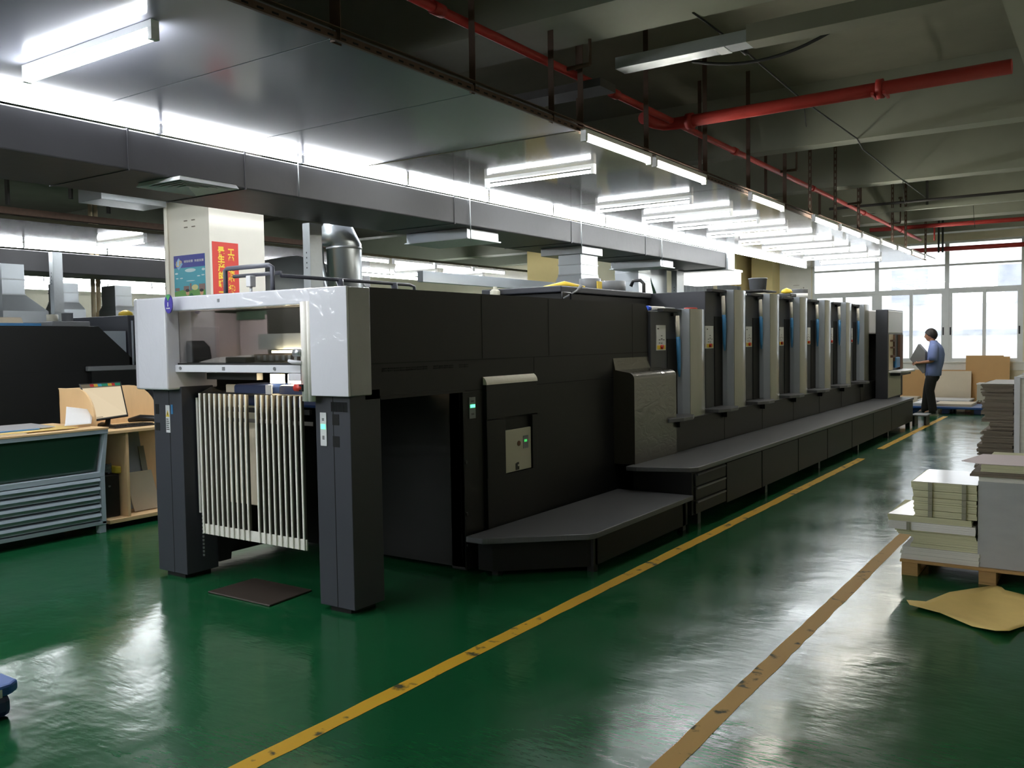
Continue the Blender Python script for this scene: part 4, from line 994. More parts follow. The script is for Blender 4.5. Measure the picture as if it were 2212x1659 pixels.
# kraft paper on the floor
KP = [(-.996, 5.588), (-.913, 5.726), (-.814, 5.92), (-.709, 6.101), (-.6, 6.287), (-.56, 6.235), (-.534, 6.14), (-.43, 6.106), (-.28, 6.02), (-.30, 5.62), (-.40, 5.45), (-.437, 5.29), (-.498, 5.236), (-.62, 5.348), (-.80, 5.478), (-.967, 5.521)]
def kp():
    b = MB(); c = Vector((-.6, 5.8, .012)); vs = []
    rings = 6; n = len(KP)
    P2_ = [Vector(p) for p in KP]
    for r in range(1, rings + 1):
        for p in P2_:
            t = r / rings; x = c.x + (p.x - c.x) * t; y = c.y + (p.y - c.y) * t
            zz = .004 + .006 * (1 + math.sin(x * 17 + y * 9)) + (.012 if t == 1 else 0) * (1 + math.sin(x * 23))
            vs.append((x, y, zz))
    vs.append((c.x, c.y, .012)); fs = []
    for r in range(rings - 1):
        for i in range(n): fs.append((r * n + i, r * n + (i + 1) % n, (r + 1) * n + (i + 1) % n, (r + 1) * n + i))
    for i in range(n): fs.append((rings * n, (i + 1) % n, i))
    return b.add(vs, fs, True)
tag(kp().build('kraft_sheet', M['kraft2'], None, solid=.002), 'crumpled kraft paper sheet lying on the floor before the pallet', 'paper')

# ================================================================== window end of the hall
BP = thing('plastic_pallet', 'flat blue plastic pallet behind the feet of the worker', 'pallet', (-2.8, 20.3, 0))
box('deck', M['blue_pal'], (-3.46, -2.15, 19.78, 20.9, .10, .145), BP, .01)
for x in (-3.44, -2.88, -2.30):
    for y in (19.8, 20.3, 20.75): box('block', M['navy'], (x, x + .13, y, y + .12, 0, .10), BP, .01)
tag(box('cream_stack', M['cream'], (-3.05, -2.36, 19.95, 20.8, .146, .195)), 'cream board lying on the blue pallet behind the worker', 'board')
tag(box('white_sheets', M['paper'], (-3.44, -3.12, 19.85, 20.8, .146, .205)), 'low pile of white sheets on the blue pallet', 'paper')
LP = thing('wooden_pallet', 'low wooden pallet with white sheets behind the blue pallet', 'pallet', (-3, 21.4, 0))
for x in (-3.5, -3.1, -2.62): box('skid', M['brown'], (x, x + .1, 21.1, 21.9, 0, .12), LP)
box('deck_board', M['navy'], (-3.55, -2.55, 21.08, 21.9, .12, .17), LP)
tag(box('white_sheets', M['paper'], (-3.55, -2.53, 21.06, 21.9, .171, .20)), 'thin white sheets on the low wooden pallet by the wall', 'paper')
def lean_board(name, m, label, x0, x1, z0, z1, y, cut=0, sticker=False):
    pts = [(x0, z0), (x1, z0), (x1, z1 - cut), (x1 - .12, z1 - cut), (x1 - .12, z1), (x0, z1)] if cut else [(x0, z0), (x1, z0), (x1, z1), (x0, z1)]
    b = MB().prism(pts, 'y', y, y + .012)
    b.v = [(px_, py_ + .10 * (pz_ - z0) / (z1 - z0), pz_) for (px_, py_, pz_) in b.v]
    o = b.build(name, m); tag(o, label, 'board', 'boards leaning on the window wall')
    if sticker:
        yy = y + .10 * (.50 - z0) / (z1 - z0) - .003
        MB().add([(-3.03, yy, .44), (-2.98, yy, .45), (-2.96, yy + .012, .55), (-3.01, yy + .012, .54)], [(0, 1, 2, 3)]).build('sticker', M['label'], o, solid=.002)
    return o
lean_board('cardboard_sheet', M['kraft'], 'wide brown cardboard under the window sill behind the worker', -4.3, -2.7, .02, .80, 22.33)
lean_board('cardboard_sheet', M['kraft'], 'tall brown cardboard reaching above the window sill', -2.76, -1.89, .02, 1.13, 22.22, .025)
lean_board('cream_board', M['cream'], 'cream board with a white sticker leaning behind the worker', -3.58, -2.63, .02, .785, 22.08, 0, True)
GT = thing('roller_track', 'low ribbed track carrying the white box', 'rack', (-2.5, 21.5, 0))
for k in range(12): box('roller', M['beige'], (-2.42 + .055 * k, -2.385 + .055 * k, 21.15, 21.95, .165, .19), GT)
for y in (21.15, 21.92): box('side_rail', M['brown'], (-2.44, -1.76, y, y + .03, .13, .165), GT)
for x in (-2.4, -1.85):
    for y in (21.15, 21.92): box('leg', M['press'], (x, x + .06, y, y + .03, 0, .13), GT)
wbx = thing('white_box', 'pale lidded box on the ribbed track under the tall cardboard', 'box', (-2.3, 21.5, .19))
box('box_body', M['beige'], (-2.42, -1.80, 21.3, 21.8, .191, .53), wbx, .005); box('lid', M['paper'], (-2.43, -1.79, 21.29, 21.81, .53, .555), wbx, .004)
tag(box('beige_carton', M['cream'], (-4.05, -3.66, 21.7, 22.1, 0, .21), None, .005), 'small beige carton on the floor past the walkway end', 'carton')
st = thing('step_stool', 'small pale step at the far end of the walkway', 'step', (-2.86, 17.3, 0))
box('top', M['gap_grey'], (-2.99, -2.72, 17.05, 17.5, .165, .19), st, .004)
for x in (-2.97, -2.78): box('leg', M['black'], (x, x + .04, 17.1, 17.45, 0, .165), st)

# ================================================================== small things on the units
mk = thing('marker_pen', 'fat white marker with a blue cap on the lowest unit', 'marker', (-3.92, 8.3, 1.905))
MB().tube([(-3.98, 8.42, 1.925), (-3.95, 8.70, 1.925)], .022, 12).build('barrel', M['paper'], mk)
MB().tube([(-3.984, 8.36, 1.925), (-3.98, 8.42, 1.925)], .026, 12).build('cap', mat('bright_blue_plastic', S(40, 80, 190), .4), mk)
MB().tube([(-3.95, 8.70, 1.925), (-3.93, 8.92, 1.922)], [.02, .018], 12).build('grip', M['gap_grey'], mk)
tag(MB().lathe([(.07, 0), (.07, .022), (.06, .025), (.001, .025)], -3.72, 9.0 - .12, 1.907, 20).build('red_disc', M['red']), 'flat red disc lying on the lowest film wrapped unit', 'disc')
scl = thing('weighing_scale', 'beige weighing scale on the third unit', 'scale', (-4.1, 12.3, 2.12))
SX, SY = -4.0, 12.02
MB().prism([(SY - .2, 2.118), (SY + .62, 2.118), (SY + .60, 2.20), (SY + .12, 2.235), (SY - .1, 2.20)], 'x', SX - .3, SX).build('scale_body', M['beige'], scl, .01)
box('readout', M['black'], (SX - .002, SX + .004, SY + .13, SY + .56, 2.16, 2.20), scl)
box('platform', M['press'], (SX - .32, SX + .02, SY - .02, SY + .58, 2.24, 2.262), scl, .004)
bk_ = thing('grey_bucket', 'grey bucket standing on the weighing scale', 'bucket', (SX - .15, SY + .28, 2.262))
MB().lathe([(.11, 0), (.125, .16), (.13, .16), (.13, .175), (.12, .175), (.105, .01)], SX - .15, SY + .28, 2.263, 22).build('bucket_body', M['gap_grey'], bk_)
can = thing('ink_can', 'large grey ink can on the fourth unit', 'can', (-4.0, 13.85, 2.12))
MB().lathe([(.13, 0), (.13, .2), (.135, .205), (.135, .215), (.12, .215)], -4.0, 13.75, 2.118, 22).build('can_body', M['gap_grey'], can)
MB().lathe([(.1315, .08), (.1315, .15), (.1315, .15)], -4.0, 13.75, 2.118, 22).build('can_label', M['label'], can)
ml = thing('ink_meter', 'cream meter with black controls beside the large can', 'meter', (-4.05, 13.3, 2.12))
box('case', M['beige'], (-4.15, -3.95, 13.12, 13.45, 2.118, 2.20), ml, .008); box('controls', M['black'], (-4.15, -3.94, 13.15, 13.42, 2.2, 2.25), ml, .01)
tag(MB().lathe([(.02, 0), (.09, .02), (.07, .06), (.001, .09)], -4.05, 13.3, 2.25, 10).build('yellow_rag', M['yellow_p']), 'pale yellow rag on the cream meter', 'rag')
tag(MB().prism([(-3.95, 14.9), (-3.68, 14.9), (-3.66, 15.7), (-3.9, 15.75)], 'z', 2.148, 2.16).build('loose_paper', M['paper']), 'loose white paper on the fifth unit', 'paper')
tag(MB().lathe([(.05, 0), (.05, .12), (.045, .12), (.02, .14), (.02, .16)], -5.0, 7.1, 1.98, 14).build('small_lamp', M['beige']), 'small cream beacon on the press roof before the flared duct', 'beacon')
tag(MB().tube([(-4.75, 7.6, 2.14), (-4.6, 7.75, 2.17), (-4.45, 7.9, 2.145)], [.03, .07, .02], 8, flat=.5).build('yellow_rag', M['yellow_p']), 'yellow rag draped on the dryer cover', 'rag')
cn = thing('grey_can', 'grey tin with a yellow label on the dryer cover', 'can', (-4.9, 8.6, 2.12))
MB().lathe([(.12, 0), (.12, .15), (.11, .155), (.001, .155)], -4.75, 8.55, 2.121, 18).build('tin', M['gap_grey'], cn)
box('yellow_label', M['yellow_p'], (-4.64, -4.628, 8.5, 8.6, 2.16, 2.24), cn)
tag(MB().lathe([(.15, 0), (.15, .14), (.14, .145), (.001, .145)], -4.7, 8.98, 2.121, 18).build('grey_tin', M['gap_grey']), 'plain wide grey tin at the far end of the dryer cover', 'can')
# ================================================================== ducts
DU = thing('main_duct', 'long grey wrapped duct running under the row of lights', 'duct', (-5.8, 5, 2.755))
box('duct_body', M['duct'], (-6.57, -5.574, -4.5, 14.88, 2.815, 3.088), DU, .01)
for y in (3.60, 4.585, 7.215, 9.57, 11.67):
    box('flange', M['duct'], (-6.576, -5.568, y, y + .012, 2.809, 3.093), DU)
box('end_flange', M['galv_m'], (-6.60, -5.54, 14.88, 15.20, 2.79, 3.10), DU, .004)
DF = thing('air_diffuser', 'square white louvred diffuser under the duct before the pillar', 'vent', (-5.72, 4.18, 2.78))
def frustum(b, cx, cy, h0, h1, z0, z1):
    v = [(cx + sx * h0, cy + sy * h0, z0) for sx, sy in ((-1, -1), (1, -1), (1, 1), (-1, 1))] + [(cx + sx * h1, cy + sy * h1, z1) for sx, sy in ((-1, -1), (1, -1), (1, 1), (-1, 1))]
    b.add(v, [(0, 1, 5, 4), (1, 2, 6, 5), (2, 3, 7, 6), (3, 0, 4, 7)])
db = MB()
frustum(db, -5.721, 4.18, .258, .242, 2.782, 2.812)
db.build('rim', M['white_metal'], DF, solid=.004)
for k in range(5):
    lv = MB(); frustum(lv, -5.721, 4.18, .244 - .047 * k, .21 - .047 * k, 2.784, 2.81); lv.build('louvre', M['white_metal'], DF, solid=.003)
box('backing', M['duct'], (-5.97, -5.47, 3.93, 4.43, 2.812, 2.8155), DF)
# hanger wires of the duct
for k, (y, z0) in enumerate(((5.12, 2.82), (7.47, 2.65), (9.80, 2.67), (12.2, 2.69))):
    o = MB().cyl((-5.558, y, z0), (-5.558, y, 3.17), .005, 6).build('hanger_wire', M['galv_m']); tag(o, 'thin steel hanger wire on the duct face, %s from the viewer' % ORD[k], 'wire', 'hanger wires of the duct')
# collars under the duct
for (ya, yb, l) in ((7.57, 8.15, 'galvanised duct collar under the duct near the round pipe'), (12.41, 12.88, 'galvanised duct collar before the curved hood')):
    t = thing('duct_collar', l, 'duct', (-6.1, ya, 2.70))
    box('collar', M['galv'], (-6.52, -5.68, ya, yb, 2.71, 2.814), t, .004); box('collar_lip', M['galv_m'], (-6.54, -5.66, ya - .02, yb + .02, 2.70, 2.713), t)
def flare(b, x0, x1, y0, y1, z0, X0_, X1_, Y0_, Y1_, z1):
    v = [(X0_, Y0_, z0), (X1_, Y0_, z0), (X1_, Y1_, z0), (X0_, Y1_, z0), (x0, y0, z1), (x1, y0, z1), (x1, y1, z1), (x0, y1, z1)]
    b.add(v, [(0, 1, 5, 4), (1, 2, 6, 5), (2, 3, 7, 6), (3, 0, 4, 7)])
def hood_duct(label, x0, x1, y0, y1, ztop, zneck, zbot, sp, collar=None):
    t = thing('exhaust_duct', label, 'duct', ((x0 + x1) / 2, (y0 + y1) / 2, zbot))
    MB().box(x0, x1, y0, y1, zneck, ztop).build('shaft', M['galv'], t, .004)
    b = MB(); flare(b, x0, x1, y0, y1, zbot, x0 - sp, x1 + sp * .2, y0 - sp * .1, y1 + sp, zneck); b.box(x0 - sp, x1 + sp * .2, y0 - sp * .1, y1 + sp, zbot - .16, zbot)
    b.build('flared_hood', M['galv'], t)
    sm_ = MB()
    zbot_ = zbot
    for z in (zneck, (zneck + ztop) / 2): sm_.box(x0 - .006, x1 + .006, y0 - .006, y1 + .006, z - .008, z + .008)
    sm_.build('seam_ring', M['galv_m'], t)
    if collar: box('collar', M['galv_m'], collar, t, .004)
    return t
hood_duct('flared galvanised exhaust duct rising behind the press roof', -6.016, -5.679, 9.99, 10.44, 2.715, 2.462, 2.147, .168, (-6.26, -5.637, 9.95, 10.50, 2.715, 2.814))
hood_duct('flat galvanised exhaust duct beside the curved hood', -6.73, -6.31, 12.95, 13.4, 2.81, 2.547, 2.18, .12)
cvd = MB()
pr = [(13.72, 2.81), (14.51, 2.81), (14.51, 2.336), (14.25, 2.315), (14.07, 2.40), (13.93, 2.546), (13.80, 2.715)]
tag(cvd.prism(pr, 'x', -7.10, -6.52).build('curved_hood', M['galv'], None, .004), 'curved galvanised hood behind the dryer cover', 'duct')
def post(label, x, y0, y1, z0=0, z1=2.95, m='galv_m', w=.1):
    t = thing('steel_post', label, 'post', (x, y0, z0))
    b = MB().box(x - .006, x, y0, y1, z0, z1).box(x - w, x, y0 - .004, y0 + .002, z0, z1).box(x - w, x, y1 - .002, y1 + .004, z0, z1)
    b.build('channel', M[m], t)
    h = MB()
    for k in range(4): h.box(x - w * .55, x - w * .45, y0 - .006, y0 - .003, z1 - .3 - .05 * k, z1 - .285 - .05 * k)
    h.build('bolt_hole', M['seam'], t)
post('bright galvanised post right of the white pillar', -6.6, 6.21, 6.365, 0, 2.81)
post('galvanised post behind the dryer cover', -6.35, 14.55, 14.85, 0, 2.80)
post('bright galvanised post behind the black press', -12.2, 6.69, 6.82)
rd = thing('round_duct', 'shiny round vertical duct right of the galvanised post', 'duct', (-6.6, 6.75, 0))
MB().tube([(-6.80, 6.88, .2), (-6.80, 6.88, 2.66), (-6.82, 6.82, 2.76), (-6.92, 6.72, 2.86)], .185, 28).build('pipe', M['galv'], rd)
for z in (2.05, 2.62):
    MB().tube([(-6.80, 6.88, z - .012), (-6.80, 6.88, z + .012)], .19, 28).build('joint_ring', M['galv_m'], rd)
MB().tube([(-7.02, 6.74, 2.80), (-6.98, 6.72, 2.48), (-6.92, 6.74, 2.22), (-6.91, 6.76, 1.6)], .03, 10).build('side_pipe', M['galv'], rd)
dr = thing('drum_duct', 'big horizontal galvanised drum duct behind the post', 'duct', (-8.4, 7.4, 2))
MB().tube([(-10.6, 8.6, 2.2), (-9.1, 8.3, 2.2), (-8.75, 8.6, 2.1), (-8.7, 9.1, 1.75)], [.6, .6, .56, .5], 28).build('drum', M['galv'], dr)
tag(MB().box(-8.0, -7.9, 9.5, 18.0, 2.45, 2.60).build('side_duct', M['galv']), 'shiny rectangular duct hanging beyond the round duct', 'duct')
# corrugated cladding at the far end
for (ya, yb, l) in ((17.3, 19.2, 'corrugated silver screen beside the galvanised post'), (19.45, 21.0, 'corrugated silver screen in front of the far wall')):
    def wave(u, v, ya=ya, yb=yb):
        y = ya + (yb - ya) * u; return (-7.5 + .03 * math.sin(u * 2 * PI * 8), y, .2 + 2.65 * v)
    tag(MB().grid(wave, 96, 1).build('corrugated_screen', M['galv_m'], None, solid=.004), l, 'screen')

# ducts of the second line
D2 = thing('main_duct', 'grey duct under the lights of the second press', 'duct', (-12.6, 6, 2.72))
box('duct_body', M['duct'], (-14.3, -13.37, 1, 14.3, 2.767, 3.075), D2, .01)
hood_duct('shiny exhaust duct with a wide hood over the black press', -12.7, -12.2, 5.99, 6.29, 2.75, 2.34, 2.12, .28)
hood_duct('short steel hood behind the bright post', -14.4, -14.0, 7.80, 8.08, 2.66, 2.36, 2.24, .1)
hood_duct('short steel hood beside the film wrapped press hood', -14.4, -14.0, 8.72, 9.03, 2.66, 2.32, 2.24, .08)
rs = thing('riser_pipes', 'pair of beige riser pipes with a red valve wheel', 'pipe', (-14.9, 8.9, 0))
for y in (8.866, 8.963): MB().tube([(-14.9, y, 0), (-14.9, y, 4.5)], .037, 12).build('pipe', M['pipe_b'], rs)
MB().tube([(-14.9, 8.963, 2.03), (-14.9, 8.963, 2.24)], .055, 12).build('valve_body', M['pipe_b'], rs)
MB().tube([(-14.85, 8.963, 2.17), (-14.74, 9.01, 2.17)], .034, 10).build('valve_neck', M['pipe_b'], rs)
MB().tube([(-14.68, 9.05 + .052 * math.cos(a), 2.17 + .063 * math.sin(a)) for a in [2 * PI * k / 14 for k in range(14)]], .014, 8, True).build('valve_wheel', M['red'], rs)
tag(box('galvanised_duct', M['galv_m'], (-9.55, -9.1, 5.55, 6.35, 3.22, 3.5), None, .005), 'galvanised duct stub hanging left of the white pillar', 'duct')
tag(box('iron_beam', M['rust'], (-11.0, -10.9, 1, 11, 3.22, 3.30)), 'rusty iron edge beam along the second hung ceiling', 'beam')
for k, (x, y, z0, l) in enumerate(((-10.4, 5.2, 3.25, 'dark iron hanger left of the galvanised duct stub'), (-9.8, 5.6, 3.3, 'short dark iron hanger by the galvanised duct stub'), (-10.9, 4.4, 3.3, 'rusty iron hanger above the second press'), (-10.2, 6.3, 3.25, 'dark iron hanger between duct stub and pillar'))):
    tag(MB().box(x - .03, x + .03, y - .003, y + .003, z0, 4.5).box(x - .03, x - .024, y, y + .05, z0, 4.5).build('iron_hanger', M['black_iron']), l, 'hanger', 'iron hangers over the second press')
tag(MB().cyl((-10.6, 2, 3.62), (-10.6, 12, 3.62), .03, 10).build('red_pipe', M['red_pipe']), 'thin red pipe running above the second press', 'pipe')
tag(box('cable_tray', M['black_iron'], (-10.3, -9.3, 3.2, 3.35, 3.50, 3.58)), 'dark cable tray crossing above the black press', 'tray')

# ================================================================== hangers of the press ceiling
G = 'slotted iron hangers along the edge of the hung ceiling'
hy = [3.35, 4.53, 5.47, 5.89, 7.02, 8.34, 9.58, 10.88, 11.96, 13.2, 14.55, 17.0, 18.16, 20.2]
hn = ['thick rusty hanger at the picture top beside the grey panels', 'thin rusty hanger crossing the small red pipe', 'short rusty hanger between the red pipe and the corner light', 'rusty hanger rising from the corner light']
for k, y in enumerate(hy):
    wd = .075 if k == 0 else .045
    x = -3.335 + max(0, (y - 12)) * .008
    b = MB().box(x - wd / 2, x + wd / 2, y - .002, y + .003, 3.16, 4.5).box(x - wd / 2, x - wd / 2 + .005, y, y + wd, 3.16, 4.5)
    if k > 7:
        z = 3.25; b.mat(1)
        while z < 4.4:
            b.box(x - .008, x + .008, y - .0035, y - .0015, z, z + .05); z += .09
    o = b.build('slotted_hanger', [M['rust'], M['slab']])
    tag(o, hn[k] if k < 4 else 'slotted iron hanger on the panel edge, %s from the corner light' % ORD[k - 4], 'hanger', G)
for k, (x, y, z0, l) in enumerate(((-3.0, 5.1, 3.95, 'slim rod ending above the small red pipe'), (-3.5, 6.15, 3.2, 'slim dark rod behind the corner light hanger'), (-2.65, 16.5, 3.78, 'dark slotted hanger holding the grey tray over the aisle'), (-3.2, 21.4, 3.40, 'black rod of the pair over the window pipe'), (-3.12, 21.4, 3.40, 'black rod nearer the side wall of the pair over the window pipe'), (-3.9, 9.6, 3.3, 'rusty hanger behind the big red pipe end'), (-4.1, 12.5, 3.4, 'short hanger over the hung ceiling middle'), (-4.0, 14.9, 3.4, 'short hanger over the hung ceiling near the window'))):
    tag(MB().box(x - .02, x + .02, y - .004, y + .004, z0, 4.5).box(x - .02, x - .014, y, y + .03, z0, 4.5).build('iron_hanger', M['black_iron'] if k in (2, 3, 4) else M['rust']), l, 'hanger', 'single iron hangers below the slab')

# ================================================================== pipes, trunking and wires above the aisle
rp = thing('red_fire_pipe', 'big red fire pipe crossing the aisle under the beams', 'pipe', (-2, 7.7, 3.6))
MB().tube([(-.66, 7.70, 3.60), (-3.40, 7.78, 3.60), (-3.50, 7.74, 3.60), (-3.54, 7.62, 3.60), (-3.54, 7.4, 3.60)], .055, 18).build('pipe', M['red_pipe'], rp)
MB().tube([(-1.62, 7.73, 3.60), (-1.57, 7.73, 3.60)], .078, 18).build('coupling', M['red_pipe'], rp)
MB().tube([(-3.28, 7.775, 3.60), (-3.22, 7.773, 3.60)], .072, 18).build('coupling', M['red_pipe'], rp)
for x in (-1.64, -1.55): MB().box(x - .01, x + .01, 7.64, 7.82, 3.535, 3.56).build('bolt_lug', M['red_pipe'], rp)
sp = thing('red_sprinkler_pipe', 'thin red sprinkler pipe running lengthwise above the panel edge', 'pipe', (-3.42, 10, 3.6))
MB().tube([(-3.42, -3, 3.62), (-3.42, 20.5, 3.62)], .030, 12).build('pipe', M['red_pipe'], sp)
for y in (4.3, 6.6, 9.4, 12.4, 15.4, 18.4):
    MB().tube([(-3.42, y - .05, 3.62), (-3.42, y + .05, 3.62)], .04, 12).build('coupling', M['red_pipe'], sp)
for y in (5.8, 10.9, 14.2, 17.2):
    MB().tube([(-3.2, y, 3.62), (-3.2, y, 4.05)], .012, 8).tube([(-3.42, y, 3.62), (-3.2, y, 3.62)], .016, 8).tube([(-3.2, y, 4.05), (-3.2, y, 4.08)], .035, 10).build('sprinkler_head', M['rust'], sp)
tag(MB().tube([(-4.0, 18.5, 3.68), (-.3, 18.7, 3.68)], .04, 12).build('red_pipe', M['red_pipe']), 'red pipe crossing the aisle before the window', 'pipe')
tag(MB().tube([(-3.9, 21.45, 3.48), (-.66, 21.45, 3.46)], .05, 12).build('red_pipe', M['red_pipe']), 'rusty red pipe running across the window tops', 'pipe')
tag(MB().tube([(-2.86, 18.62, 3.40), (-2.86, 18.62, 3.66)], .015, 8).build('red_pipe', M['red_pipe']), 'short red drop pipe under the crossing pipe', 'pipe')
tk = thing('unlit_luminaire', 'unlit galvanised trunking crossing the aisle with its open end over the panels', 'luminaire', (-1.9, 6.2, 3.65))  # fluorescent lamp housing, switched off, modelled as a plain trough
MB().box(-3.13, -2.12, 6.06, 6.22, 3.635, 3.72).build('luminaire_housing', M['galv_m'], tk, .003)
MB().box(-2.12, -.66, 6.05, 6.23, 3.63, 3.75).build('luminaire_housing', M['slab'], tk, .003)
box('clip', M['label'], (-2.36, -2.28, 6.055, 6.225, 3.632, 3.636), tk)
box('bracket', M['black_iron'], (-1.0, -.9, 6.1, 6.2, 3.72, 4.5), tk)
tag(box('cable_tray', M['black_iron'], (-4.4, -3.2, 5.95, 6.2, 3.50, 3.56)), 'black tray end behind the trunking over the grey panels', 'tray')
tag(MB().tube([(-2.7 + 1.5 * t, 6.5 + .1 * math.sin(t * 4), 3.72 - .16 * 4 * t * (1 - t) * (1 - .3 * t) + .2 * t) for t in [k / 16 for k in range(17)]], .012, 8).build('black_cable', M['rubber']), 'black cable sagging below the trunking', 'cable')
tag(box('grey_tray', M['beam'], (-4.0, -.66, 16.3, 16.42, 3.72, 3.78)), 'grey tray crossing the aisle below the beams', 'tray')
tag(MB().cyl((-4.0, 15.5, 3.75), (-.66, 15.5, 3.75), .022, 8).build('dark_conduit', M['black_iron']), 'thin dark conduit just before the grey tray', 'conduit')
ro = [(-2.38, 5.75, 3.80), (-2.35, 6.7, 3.78), (-2.36, 8.24, 3.74), (-2.4, 10.45, 3.80), (-2.48, 11.1, 3.80), (-2.5, 13.6, 3.79), (-2.52, 15.5, 3.80)]
tag(MB().tube(ro, .008, 6).build('strung_wire', M['rubber']), 'wire strung lengthwise from beam to beam above the aisle', 'wire')
for k, (x, y, z, l) in enumerate(((-2.36, 8.24, 3.5, 'thin loose wire end hanging by the big red pipe'), (-2.5, 13.6, 3.45, 'thin loose wire end hanging under the second aisle beam'), (-2.0, 16.9, 3.4, 'thin loose wire end hanging past the grey tray'))):
    tag(MB().tube([(x, y, 3.78), (x + .01, y + .02, (z + 3.78) / 2), (x + .03, y, z)], .004, 6).build('loose_wire', M['rubber']), l, 'wire', 'loose wire ends above the aisle')
kn_ = MB().tube([(-2.36, 6.66, 3.79), (-2.36, 6.74, 3.78)], .022, 8).build('wire_knot', M['rubber']); tag(kn_, 'dark knot on the strung wire by the trunking', 'knot')

# ================================================================== posters on the pillar
def text_mesh(name, body, size, m, parent, origin, udir, vdir, bold=.0):
    cu = bpy.data.curves.new(name, 'FONT'); cu.body = body; cu.size = size; cu.align_x = 'CENTER'; cu.align_y = 'CENTER'; cu.offset = bold
    tmp = bpy.data.objects.new(name, cu); COL.objects.link(tmp)
    bpy.context.view_layer.update()
    dg = bpy.context.evaluated_depsgraph_get()
    me = bpy.data.meshes.new_from_object(tmp.evaluated_get(dg)); bpy.data.objects.remove(tmp)
    r = parent
    while r.parent is not None: r = r.parent
    off = Vector(r.location); u, v, o_ = Vector(udir), Vector(vdir), Vector(origin)
    for vt in me.vertices: vt.co = o_ + u * vt.co.x + v * vt.co.y - off
    me.materials.clear(); me.materials.append(m); me.update()
    o = bpy.data.objects.new(name, me); COL.objects.link(o); o.parent = parent
    return o
bx = PX + .004
BN = tag(MB().box(PX + .001, bx, 6.53, 6.895, 1.45, 2.803).build('red_banner', M['red']), 'red banner with yellow Chinese lettering on the white pillar', 'banner')
BN.data.materials[0] = mat('red_banner_cloth', S(206, 62, 50), .6)
gold = mat('yellow_banner_letters', S(236, 204, 60), .6)
for col_y, chars, zs in ((6.79, '工单、资料袋', (2.69, 2.594, 2.525, 2.43, 2.35, 2.26)), (6.65, '是生产的唯一', (2.70, 2.604, 2.507, 2.41, 2.314, 2.22))):
    for k, c in enumerate(chars):
        text_mesh('lettering', c, .094, gold, BN, (bx + .0015, col_y, zs[k]), (0, 1, 0), (0, 0, 1), .004)
py = PY - .004
PO = tag(MB().box(-9.205, -8.63, py, PY - .001, 1.9, 2.672).build('blue_poster', mat('teal_poster_sky', S(70, 160, 178), .5)), 'blue poster with diamond emblem and green meadow on the white pillar', 'poster')
def art(name, m, pts, d=.001):
    return MB().prism(pts, 'y', py - d, py - d + .0008).build(name, m, PO)
nb = mat('poster_blue', S(44, 52, 140), .5)
art('poster_band', nb, [(-9.205, 2.47), (-8.63, 2.47), (-8.63, 2.672), (-9.205, 2.672)])
art('emblem', mat('emblem_blue', S(62, 130, 176), .3), [(-9.18, 2.53), (-9.11, 2.43), (-9.035, 2.53), (-9.11, 2.635)], .0022)
em = mat('emblem_gold', S(200, 166, 90), .4)
text_mesh('lettering', 'L', .12, em, PO, (-9.135, py - .0035, 2.53), (1, 0, 0), (0, 0, 1), .002)
text_mesh('lettering', 'P', .11, em, PO, (-9.08, py - .0035, 2.545), (1, 0, 0), (0, 0, 1), .002)
text_mesh('lettering', '诚信经营  快速发展', .043, M['label'], PO, (-8.83, py - .003, 2.565), (1, 0, 0), (0, 0, 1), .0005)
def blob(x, z, a, b, n=18): return [(x + a * math.cos(2 * PI * k / n), z + b * math.sin(2 * PI * k / n)) for k in range(n)]
pale = mat('poster_cloud', S(190, 214, 214), .4)
cl = MB()
for (x, z, a, b) in ((-9.16, 2.38, .03, .015), (-8.9, 2.42, .10, .03), (-8.66, 2.42, .03, .02), (-9.15, 2.30, .025, .01), (-9.07, 2.30, .03, .01), (-8.75, 2.32, .03, .01), (-8.67, 2.33, .03, .01), (-8.9, 2.25, .08, .008)):
    cl.prism(blob(x, z, a, b), 'y', py - .001, py - .0002)
cl.build('clouds', pale, PO)
art('meadow', mat('poster_green', S(92, 150, 66), .4), [(-9.205, 1.9), (-8.63, 1.9), (-8.63, 2.09), (-8.75, 2.11), (-8.9, 2.10), (-9.05, 2.11), (-9.205, 2.08)], .0012)
hs = MB()
for (x, z, w_, h_) in ((-9.15, 2.12, .08, .05), (-8.98, 2.13, .10, .08), (-8.90, 2.15, .03, .12), (-8.69, 2.14, .11, .10)): hs.box(x - w_ / 2, x + w_ / 2, py - .0016, py - .0008, z - h_ / 2, z + h_ / 2)
hs.build('houses', mat('poster_houses', S(128, 104, 96), .5), PO)
art('speech_bubble', mat('poster_cream', S(206, 200, 140), .5), blob(-8.82, 2.14, .06, .045), .002)
fc = MB()
for (x, z) in ((-8.96, 2.06), (-8.70, 2.05)): fc.prism(blob(x, z, .032, .045), 'y', py - .0026, py - .0018)
fc.build('faces', mat('poster_skin', S(206, 156, 120), .5), PO)
hr_ = MB()
for (x, z) in ((-8.96, 2.095), (-8.70, 2.085)): hr_.prism(blob(x, z, .036, .025), 'y', py - .0034, py - .0027)
hr_.build('hair', M['ink'], PO)
art('tree', mat('poster_dark_green', S(40, 110, 62), .5), blob(-8.89, 1.98, .04, .07), .003)

# the poster ends just below the roof line of the press
for o in [PO] + list(PO.children):
    for vt in o.data.vertices:
        vt.co.z = (2.672 - (2.672 - (vt.co.z + PO.location.z)) * .715) - PO.location.z
